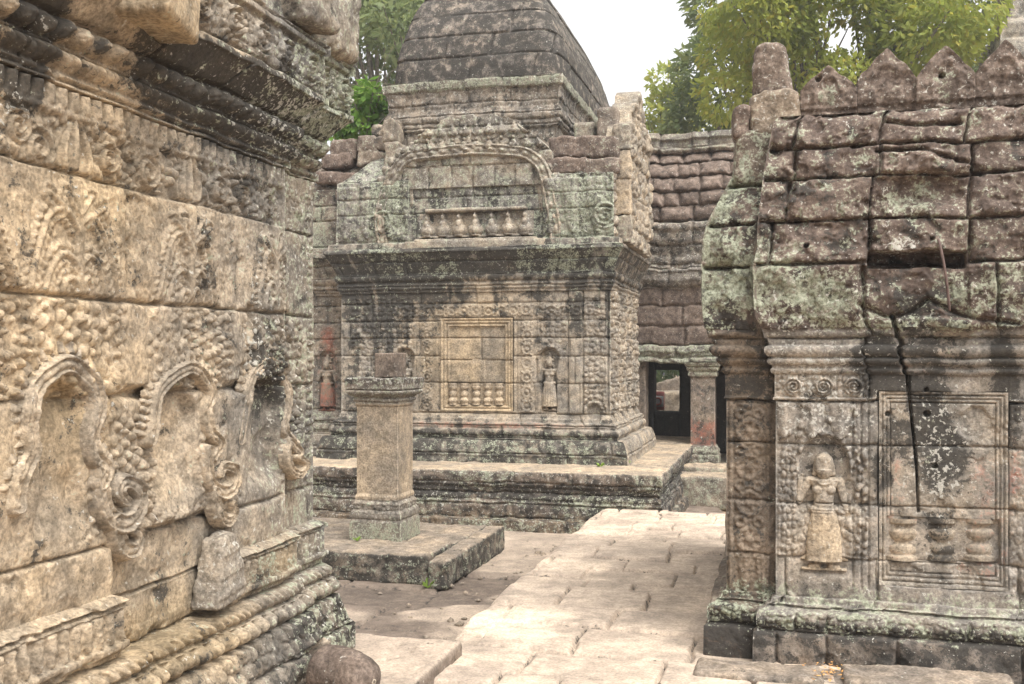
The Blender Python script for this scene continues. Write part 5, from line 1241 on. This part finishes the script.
tag(mk('fallen_leaves', V, Fc, DRYLEAF, None, None, False), 'scatter of small orange dry leaves on the stone step', 'dry leaves', kind='stuff')

# rubble along the foot of the causeway and the platform
rg = np.random.default_rng(12); oct_ = np.array([(1, 0, 0), (0, 1, 0), (-1, 0, 0), (0, -1, 0), (0, 0, 1), (.7, .7, .5), (-.7, .7, .5), (-.7, -.7, .5), (.7, -.7, .5)], float)
of = np.array([(0, 1, 5), (1, 2, 6), (2, 3, 7), (3, 0, 8), (0, 5, 8), (1, 6, 5), (2, 7, 6), (3, 8, 7), (5, 4, 8), (5, 6, 4), (6, 7, 4), (7, 8, 4)])
Vr, Fr = [], []
for i in range(220):
    y = rg.uniform(6.2, 11.0); t_ = rg.random(); px = 455 + (600 - 455) * (1 - (6.42 / y - .575) / .425) - abs(rg.normal()) * 26 - 6
    if rg.random() < .25: px = rg.uniform(320, 480)
    X = (px - 512) / F * y; s_ = rg.uniform(.008, .03) * (1 if rg.random() < .85 else 1.8)
    v = oct_ * rg.uniform(.6, 1.2, (9, 3)) * s_; a_ = rg.uniform(0, 6.3); v = np.stack([v[:, 0] * math.cos(a_) - v[:, 1] * math.sin(a_), v[:, 0] * math.sin(a_) + v[:, 1] * math.cos(a_), v[:, 2] * .8], 1)
    Fr.append(of + len(Vr) * 9); Vr.append(v + np.array([X, y, GZ + .0]))
tag(mk('rubble', np.concatenate(Vr), np.concatenate(Fr), STONE, None, dict(warm=.5, br=.5, lat=.3), False), 'scattered small stone chips on the courtyard floor beside the causeway', 'rubble', kind='stuff')

# ---------------------------------------------------------------- gallery behind, with its pillar, and the step in front of it
GO = np.array((2.52, 14.95)); GF = Face(GO, TF)
gal = thing('covered_gallery', 'stone gallery with red-brown block roof and a dark doorway beside a red-stained pillar', 'gallery', (GO[0], GO[1], 0))
gz = lambda y: GF.z(700, y)
def gal_relief(k, U, Z):
    rows = [1.4, 1.62, gz(345), gz(326), gz(305), gz(287), gz(268), gz(245), gz(222), gz(205), gz(190), gz(174), gz(158), gz(141), 5.6]
    J = [.7, .6, .8, .7, .8, .7, .6, .7] + [.34] * 7
    h, bid, dj = ashlar(U, Z, rows, J, 91, .012, .035, .012, .012)
    rf = sst(Z, gz(223), gz(219)) * (1 - sst(Z, gz(146), gz(143)))
    h = h - rf * .09 * np.exp(-dj / .05) + (fbm(U * 6, Z * 6, 3, 4) - .5) * .05
    wall = box(U, Z, -9, 9, gz(345), gz(288), .02); lin = sst(gz(345) - Z, -.02, .02); ent = box(U, Z, -9, 9, gz(287), gz(222), .02)
    h = h + lin * nuggets(U, Z, 9, 4, .03)
    K = .12 + .34 * ent * sst(fbm(U * 1.2, Z * 7, 6), .40, .55) + .15 * wall * sst(fbm(U * 3, Z * .7, 7), .5, .65) + .14 * rf
    return h, dict(lat=.9 * rf + .85 * wall + .25 * ent, K=K, L=.50 * lin + .18 * ent + .05 + .30 * sst(Z, gz(150), gz(143)), Wh=.12 + .12 * ent, warm=.2 + .15 * rf, br=.42 + .24 * (bid - .5))
gp = [(-.45, gz(363)), (.0, gz(363)), (.02, gz(362)), (.02, gz(354)), (.04, gz(352)), (.04, gz(346)), (.0, gz(345)), (-.01, gz(289)), (.04, gz(287)), (.10, gz(280)), (.10, gz(272)), ('b', .03, .07, gz(266)), (.05, gz(264)), ('b', .03, .06, gz(256)), (.06, gz(254)), (.10, gz(246)), (.12, gz(240)), (.12, gz(232)), (.16, gz(228)), (.16, gz(223)), (.05, gz(221)), (.10, gz(219)), (.06, gz(207)), (.09, gz(205)), (.0, gz(191)), (.02, gz(189)), (-.12, gz(175)), (-.10, gz(173)), (-.28, gz(159)), (-.26, gz(157)), (-.46, gz(147)), (-.40, gz(146)), (-.38, gz(141)), (-.42, gz(139)), (-.42, gz(134)), (-.38, gz(132)), (-.40, gz(126)), (-1.2, gz(122))]
loft(GO, [(-4.5, 0), (5.5, 0)], gp, gal_relief, [(gz(345), 'lintel'), (gz(288), 'frieze_wall'), (gz(222), 'entablature'), (gz(146), 'block_roof'), (None, 'ridge')], gal, STONE, .018, .016, seed=23, jit=.01)
def gblock(name, a0, a1, b0, b1, z0, z1, seed, st, res=.06, rnd=.02, amp=.012, parent=gal):
    c = wpos(GO, (a0 + a1) / 2, (b0 + b1) / 2, 0); return rock(name, parent, STONE, (c[0], c[1], z0), (a1 - a0, b1 - b0, z1 - z0), 0, seed, rnd, amp, res, (0, 0), st)
dk = dict(lat=.5, K=.85, br=.3, warm=.2)  # interior stones coloured near black: the gallery's inside shade put into the stain
gblock('plinth', -4.5, 5.5, -.12, 3.2, GZ - .02, .06, 3, dict(lat=.4, K=.22, L=.26, br=.40), .05, .04, .03)
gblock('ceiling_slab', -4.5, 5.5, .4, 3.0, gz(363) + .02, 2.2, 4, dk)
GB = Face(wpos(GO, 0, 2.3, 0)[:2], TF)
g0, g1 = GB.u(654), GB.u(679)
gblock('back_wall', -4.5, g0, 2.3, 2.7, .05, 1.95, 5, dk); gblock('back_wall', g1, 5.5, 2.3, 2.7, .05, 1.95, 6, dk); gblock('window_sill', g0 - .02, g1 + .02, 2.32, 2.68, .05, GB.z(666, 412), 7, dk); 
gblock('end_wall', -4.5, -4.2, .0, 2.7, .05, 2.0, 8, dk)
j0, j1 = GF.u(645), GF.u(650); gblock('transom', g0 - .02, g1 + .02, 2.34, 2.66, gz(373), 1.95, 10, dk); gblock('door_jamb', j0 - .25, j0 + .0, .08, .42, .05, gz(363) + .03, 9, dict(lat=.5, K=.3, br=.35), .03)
# pillar with capital and foot
col_c = wpos(GO, (GF.u(690.5) + GF.u(714.5)) / 2, .19, 0)[:2]
def col_relief(k, U, Z):
    h = (fbm(U * 9, Z * 9, 5 + k, 4) - .5) * .018; sh = box(U, Z, -9, 9, gz(446), gz(376), .02)
    return h + (1 - sh) * nuggets(U, Z, 16, 4, .015), dict(Rd=sh * (.22 + .30 * sst(gz(418) - Z, -.05, .1)), K=.16 + .26 * sh * sst(fbm(U * 6, Z * 3, 8), .44, .6), L=.10 + .42 * (1 - sh), Wh=.16, lat=.4, br=.46, warm=.3)
hw = (GF.u(714.5) - GF.u(690.5)) / 2
cp = [(.06, .05), (.06, gz(456)), (.045, gz(454)), ('b', .012, .03, gz(449)), (.02, gz(447)), (0, gz(445)), (0, gz(378)), (.02, gz(377)), ('b', .014, .02, gz(372)), (.03, gz(371)), ('b', .014, .045, gz(367)), (.07, gz(366)), (.09, gz(363) + .01)]
loft(col_c, sq(hw), cp, col_relief, [(gz(446), 'pillar_foot'), (gz(376), 'pillar_shaft'), (None, 'pillar_capital')], gal, STONE, .014, .014, closed=True, seed=31, jit=.003)
# stone steps between causeway and gallery
def steps(px, py, z1, sx_, sy_, sz_, seed, lab):
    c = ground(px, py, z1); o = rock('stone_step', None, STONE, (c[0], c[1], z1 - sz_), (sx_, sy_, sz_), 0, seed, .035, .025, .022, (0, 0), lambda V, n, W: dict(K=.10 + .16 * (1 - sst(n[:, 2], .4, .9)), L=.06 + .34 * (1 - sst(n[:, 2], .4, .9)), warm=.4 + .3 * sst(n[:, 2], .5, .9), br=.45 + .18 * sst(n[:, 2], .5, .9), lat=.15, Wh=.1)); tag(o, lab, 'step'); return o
steps(706, 474, .12, 1.15, .55, .42, 61, 'mossy stone step below the red-stained gallery pillar')
steps(716, 465, .18, 1.1, .5, .3, 62, 'upper stone step with sandy top against the gallery plinth')

# seen through the doorway: fallen stones and a small red board
def far_block(px, py, Y, w, h, d, seed, rot, tilt, lab, **st):
    X = (px - 512) / F * Y; z = ZC + (HY - py) / F * Y
    o = rock('fallen_block', None, STONE, (X, Y, z), (w, d, h), rot, seed, .04, .03, .05, tilt, dict(dict(warm=.5, br=.55, L=.1), **st)); return tag(o, lab, 'stone block')
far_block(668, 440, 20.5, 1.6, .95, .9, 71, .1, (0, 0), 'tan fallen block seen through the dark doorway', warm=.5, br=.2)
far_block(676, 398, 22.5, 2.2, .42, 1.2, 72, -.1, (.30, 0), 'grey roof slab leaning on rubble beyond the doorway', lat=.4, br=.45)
sgn = thing('red_board', 'small faded red board with a round grey emblem, seen through the doorway', 'sign', (2.56, 18.6, .0))
def sbox(name, parent, mat, c, s, rnd=.01):
    return rock(name, parent, mat, c, s, 0, 3, rnd, .0, .05)
sX = (657.5 - 512) / F * 18.6
sbox('board', sgn, PAINTRED, (sX, 18.6, ZC + (HY - 410) / F * 18.6), (.25, .03, .33)); sbox('grey_panel', sgn, PAINTGREY, (sX, 18.575, ZC + (HY - 406.5) / F * 18.6), (.21, .016, .19), .004)
lathe('emblem', sgn, PAINTRED, (sX, 18.575, ZC + (HY - 401.2) / F * 18.6), [(.075, 0), (.075, .012), (.045, .012), (.045, 0)], 20, tuple(np.append(-SD, 0)))
sbox('post', sgn, WOOD, (sX, 18.64, GZ - .05), (.06, .05, ZC + (HY - 396) / F * 18.6 - GZ))

# ---------------------------------------------------------------- far tower fragment at the right
tw = thing('far_tower', 'pale grey stone tower rising behind the crest stones at the right edge', 'tower', (11.2, 21, GZ))
def tw_relief(k, U, Z):
    h, bid, dj = ashlar(U, Z, list(np.arange(-.5, 12, .42)), .6, 33, .02, .05, .015, .03)
    return h + (fbm(U * 3, Z * 3, 3, 4) - .5) * .12, dict(K=.16 + .3 * sst(fbm(U * 2, Z * .6, 4), .5, .62), L=.2, Wh=.25, br=.55 + .25 * (bid - .5), warm=.2)
tc = ((1003 - 512) / F * 21 + 1.3, 21.6)
loft(tc, sq(1.3), [(.3, GZ - .05), (.3, .6), (.1, .7), (.1, 4.2), (.3, 4.4), (.3, 4.7), (.05, 4.8), (.0, 7.0), (.08, 7.15), (.08, 7.35), (-.04, 7.45), (-.12, 8.2), (-.3, 8.4), (-.42, 9.4), (-1.0, 10.2), (-1.25, 10.3)], tw_relief, [(4.8, 'tower_body'), (None, 'tower_top')], tw, STONE, .05, .05, closed=True, seed=3)

# ---------------------------------------------------------------- trees
def leaf_mesh(name, parent, mat, clumps, n, size, seed, droop=.5, asp=.45, shell=.55):
    rg = np.random.default_rng(seed)
    w = np.array([c[1] ** 2 for c in clumps]); w = w / w.sum()
    ci = rg.choice(len(clumps), n, p=w)
    C = np.array([c[0] for c in clumps])[ci]; Rr = np.array([c[1] for c in clumps])[ci]; fl = np.array([c[2] if len(c) > 2 else .7 for c in clumps])[ci]
    d = rg.normal(size=(n, 3)); d /= np.linalg.norm(d, axis=1, keepdims=True)
    r = Rr * (shell + (1 - shell) * rg.random(n) ** .5)
    # break clumps into sprays
    d2 = d * r[:, None]; d2[:, 2] *= fl
    P = C + d2
    g = np.floor(P / (size * 5)); hh = hsh(g[:, 0] * 13 + g[:, 2] * 7, g[:, 1] * 3 + g[:, 2], seed); keep = hh > .30
    P, hh, d = P[keep], hh[keep], d[keep]; n = len(P)
    T = rg.normal(size=(n, 3)) * .6 + d * .8; T[:, 2] -= droop; T /= np.linalg.norm(T, axis=1, keepdims=True)
    Nn = rg.normal(size=(n, 3)); Nn[:, 2] += .8; Bv = np.cross(T, Nn); Bv /= np.linalg.norm(Bv, axis=1, keepdims=True) + 1e-9
    s = size * (.6 + .8 * rg.random(n)); w_ = s * asp
    V = np.stack([P, P + T * (s * .45)[:, None] + Bv * w_[:, None] * .5, P + T * s[:, None], P + T * (s * .45)[:, None] - Bv * w_[:, None] * .5], 1).reshape(-1, 3)
    Fc = np.arange(4 * n).reshape(-1, 4)
    o = mk(name, V, Fc, mat, parent, None, False)
    at = o.data.color_attributes.new('leaf', 'FLOAT_COLOR', 'POINT')
    c0 = np.clip(hh[:, None] * .7 + .45 * rg.random((n, 1)) - .2, 0, 1); c1 = np.clip((rg.random((n, 1)) - .72) * 2.5, 0, 1)
    cc = np.concatenate([c0, c1, np.zeros((n, 1)), np.ones((n, 1))], 1)
    at.data.foreach_set('color', np.repeat(cc, 4, 0).astype(np.float32).ravel()); return o
def limbs(parent, base, tips, r0, seed):
    """trunk and limbs as one mesh"""
    rg = random.Random(seed); Vs, Fs, n0 = [], [], 0
    fork = np.array(base) + np.array([0, 0, (tips[0][2] - base[2]) * .45])
    def add(pts, ra, rb):
        nonlocal n0
        P = smooth_path(pts, 14); m = len(P); rad = np.linspace(ra, rb, m); nn = 8
        T = np.gradient(P, axis=0); T /= np.linalg.norm(T, axis=1, keepdims=True); A = np.cross(T, [.3, .9, .2]); A /= np.linalg.norm(A, axis=1, keepdims=True); Bq = np.cross(T, A)
        an = np.linspace(0, 2 * math.pi, nn, endpoint=False)
        Vs.append((P[:, None] + (A[:, None] * np.cos(an)[None, :, None] + Bq[:, None] * np.sin(an)[None, :, None]) * rad[:, None, None]).reshape(-1, 3)); Fs.append(gridf(m, nn, True)[:, ::-1] + n0); n0 += m * nn
    add([base, (np.array(base) + fork) / 2 + np.array([.15, .1, 0]), fork], r0, r0 * .7)
    for t in tips:
        t = np.array(t); mid = fork * .5 + t * .5 + np.array([rg.uniform(-.5, .5), rg.uniform(-.5, .5), rg.uniform(.1, .6)])
        add([fork, mid, t], r0 * .5, r0 * .07)
        for q in range(2):
            e = t + np.array([rg.uniform(-1, 1), rg.uniform(-1, 1), rg.uniform(-.4, .8)]) * .8; add([mid, (mid + e) / 2 + np.array([0, 0, .2]), e], r0 * .16, r0 * .03)
    return mk('trunk', np.concatenate(Vs), np.concatenate(Fs), BARK, parent)
def at(px, py, Y): return np.array([(px - 512) / F * Y, Y, ZC + (HY - py) / F * Y])
def tree(name, label, base, clumps, n, size, mat, seed, cat='tree', r0=.28, group=None, **k):
    t = thing(name, label, cat, tuple(float(v) for v in base), group)
    limbs(t, base, [c[0] for c in clumps[:9]], r0, seed)
    leaf_mesh('crown', t, mat, clumps, n, size, seed, **k); return t
def cl(L, Y, jy, rs, seed):
    rg = random.Random(seed); return [(at(x, y, Y + rg.uniform(-jy, jy)), r * rs, .75) for x, y, r in L]
A_ = cl([(760, 20, 1), (800, 60, 1), (830, 20, 1.1), (860, 55, .9), (890, 20, 1.1), (930, 40, .9), (950, 10, 1), (870, -40, 1.3), (800, -40, 1.3), (740, -10, 1.1), (735, 55, .8), (730, 95, .7), (765, 90, .8), (905, 70, .8), (935, 75, .6), (845, 90, .8), (960, 48, .55), (785, 110, .6), (930, -30, 1.2), (990, -50, 1.0), (820, -110, 1.5), (900, -100, 1.5), (755, -80, 1.2)], 21.5, 1.2, 1.05, 3)
tree('broadleaf_tree', 'large tree with drooping pale yellow-green leaves behind the right shrine', (6.6, 22, GZ), A_, 44000, .155, LEAF_PALE, 5, droop=.6)
B_ = cl([(740, 40, 1), (775, 75, 1.1), (760, 110, 1), (800, 100, .9), (715, 70, .9), (705, 110, .8), (850, 100, .8), (960, 70, .8), (985, 30, .9), (1000, 75, .8), (725, 5, .9), (990, 0, .8), (690, 128, .6)], 27, 1.0, 1.2, 4)
tree('dense_tree', 'darker dense tree behind the pale drooping leaves', (7.0, 28, GZ), B_, 17000, .20, LEAF_MID, 7)
C_ = cl([(668, 80, .45), (660, 112, .5), (680, 122, .5), (690, 95, .4), (675, 100, .4), (655, 130, .5), (700, 128, .6)], 34, 1, 1.5, 5)
tree('slender_tree', 'thin pale tree whose sparse twigs stand against the white sky', (5.2, 35, GZ), C_, 3600, .22, LEAF_PALE, 9, r0=.16)
D_ = cl([(365, 30, 1), (385, 70, 1), (360, 90, 1), (350, 50, 1), (400, 30, .9), (375, 0, 1.1), (395, 105, .8), (345, 10, 1), (405, 75, .7), (360, 120, .8), (340, -30, 1.2), (395, -20, 1.0)], 26, 1.2, 1.15, 6)
tree('broadleaf_tree', 'hazy green tree rising between the carved shrine and the sanctuary roof', (-3.2, 27, GZ), D_, 15000, .2, LEAF_MID, 11)
E_ = cl([(405, 15, .8), (420, 35, .6), (425, 0, .8), (385, -10, .8), (410, 50, .5)], 33, .8, 1.3, 7)
W_ = cl([(640, 400, .9), (668, 385, .9), (690, 400, .9), (655, 350, 1), (680, 355, 1)], 29, .6, 1.2, 17)
tree('low_thicket', 'green thicket glimpsed through the dark doorway', tuple(at(668, 430, 29) * np.array([1, 1, 0]) + np.array([0, 0, GZ])), W_, 2600, .2, LEAF_DARK, 18, 'thicket', r0=.08)
tree('dense_tree', 'dark tree at the shoulder of the sanctuary roof', (-3.0, 34, GZ), E_, 6000, .2, LEAF_DARK, 13)
bz = 4.35; bp = at(366, 140, 15.0)
bs = thing('leafy_shrub', 'bright green shrub with broad leaves growing on the broken left wing', 'shrub', (float(bp[0]), 15.0, float(bp[2]) - .1))
BC = [(at(x, y, 15.0 + j), r, .8) for x, y, r, j in ((342, 122, .22, 0), (360, 108, .26, .1), (372, 98, .22, -.1), (352, 100, .2, .1), (380, 112, .18, 0), (362, 128, .24, -.1), (385, 122, .15, 0), (380, 104, .16, .05), (374, 130, .18, .1), (335, 134, .2, 0), (368, 86, .12, .1))]
limbs(bs, bp - np.array([0, 0, .12]), [c[0] for c in BC], .03, 3); leaf_mesh('crown', bs, LEAF_VIVID, BC, 1900, .12, 8, .5, .55)
# small weeds in the joints
def weed(px, py, z, s, n, lab, seed):
    c = ground(px, py, z); t = thing('weed', lab, 'weed', (float(c[0]), float(c[1]), z), None); rg = random.Random(seed); V, Fc = [], []
    for i in range(n):
        a = rg.uniform(0, 6.28); r = s * rg.uniform(.5, 1); w = r * .22; b0 = np.array([c[0], c[1], z]); tip = b0 + np.array([math.cos(a) * r * .9, math.sin(a) * r * .9, r * rg.uniform(.4, 1)])
        m = (b0 + tip) / 2 + np.array([0, 0, r * .22]); sd = np.array([-math.sin(a), math.cos(a), 0]) * w; k0 = len(V)
        V += [b0, m + sd, tip, m - sd]; Fc.append((k0, k0 + 1, k0 + 2, k0 + 3))
    o = mk('foliage', np.array(V), Fc, LEAF_VIVID, t, None, False); a_ = o.data.color_attributes.new('leaf', 'FLOAT_COLOR', 'POINT'); a_.data.foreach_set('color', np.tile(np.array([.8, .5, 0, 1], np.float32), len(V)))
weed(357, 541, -.015, .055, 10, 'tiny yellow-green weed at the left foot of the pedestal', 1)
weed(600, 467, .39, .07, 12, 'small weed on the terrace at the sanctuary corner', 2)
weed(626, 465, .39, .08, 10, 'small weed at the side of the sanctuary base', 3)
weed(934, 661, .05, .055, 8, 'small green weed at the foot of the right shrine', 4)
weed(428, 588, GZ, .09, 16, 'grass tuft in the corner of the low platform', 5)

# ---------------------------------------------------------------- humid air
hv = [(x, y, z) for z in (GZ - 1.2, 17) for x, y in ((-64, -16), (64, -16), (64, 94), (-64, 94))]
hm = bpy.data.materials.new('humid_air'); hm.use_nodes = True; hn = hm.node_tree; hn.nodes.remove(hn.nodes['Principled BSDF'])
pv = hn.nodes.new('ShaderNodeVolumePrincipled'); pv.inputs['Color'].default_value = (.95, .96, .97, 1); pv.inputs['Density'].default_value = .0018; pv.inputs['Anisotropy'].default_value = .2
hn.links.new(pv.outputs[0], hn.nodes['Material Output'].inputs['Volume'])
hz = mk('haze', hv, [(3, 2, 1, 0), (4, 5, 6, 7), (0, 1, 5, 4), (1, 2, 6, 5), (2, 3, 7, 6), (3, 0, 4, 7)], hm, None, None, False); hz['kind'] = 'stuff'
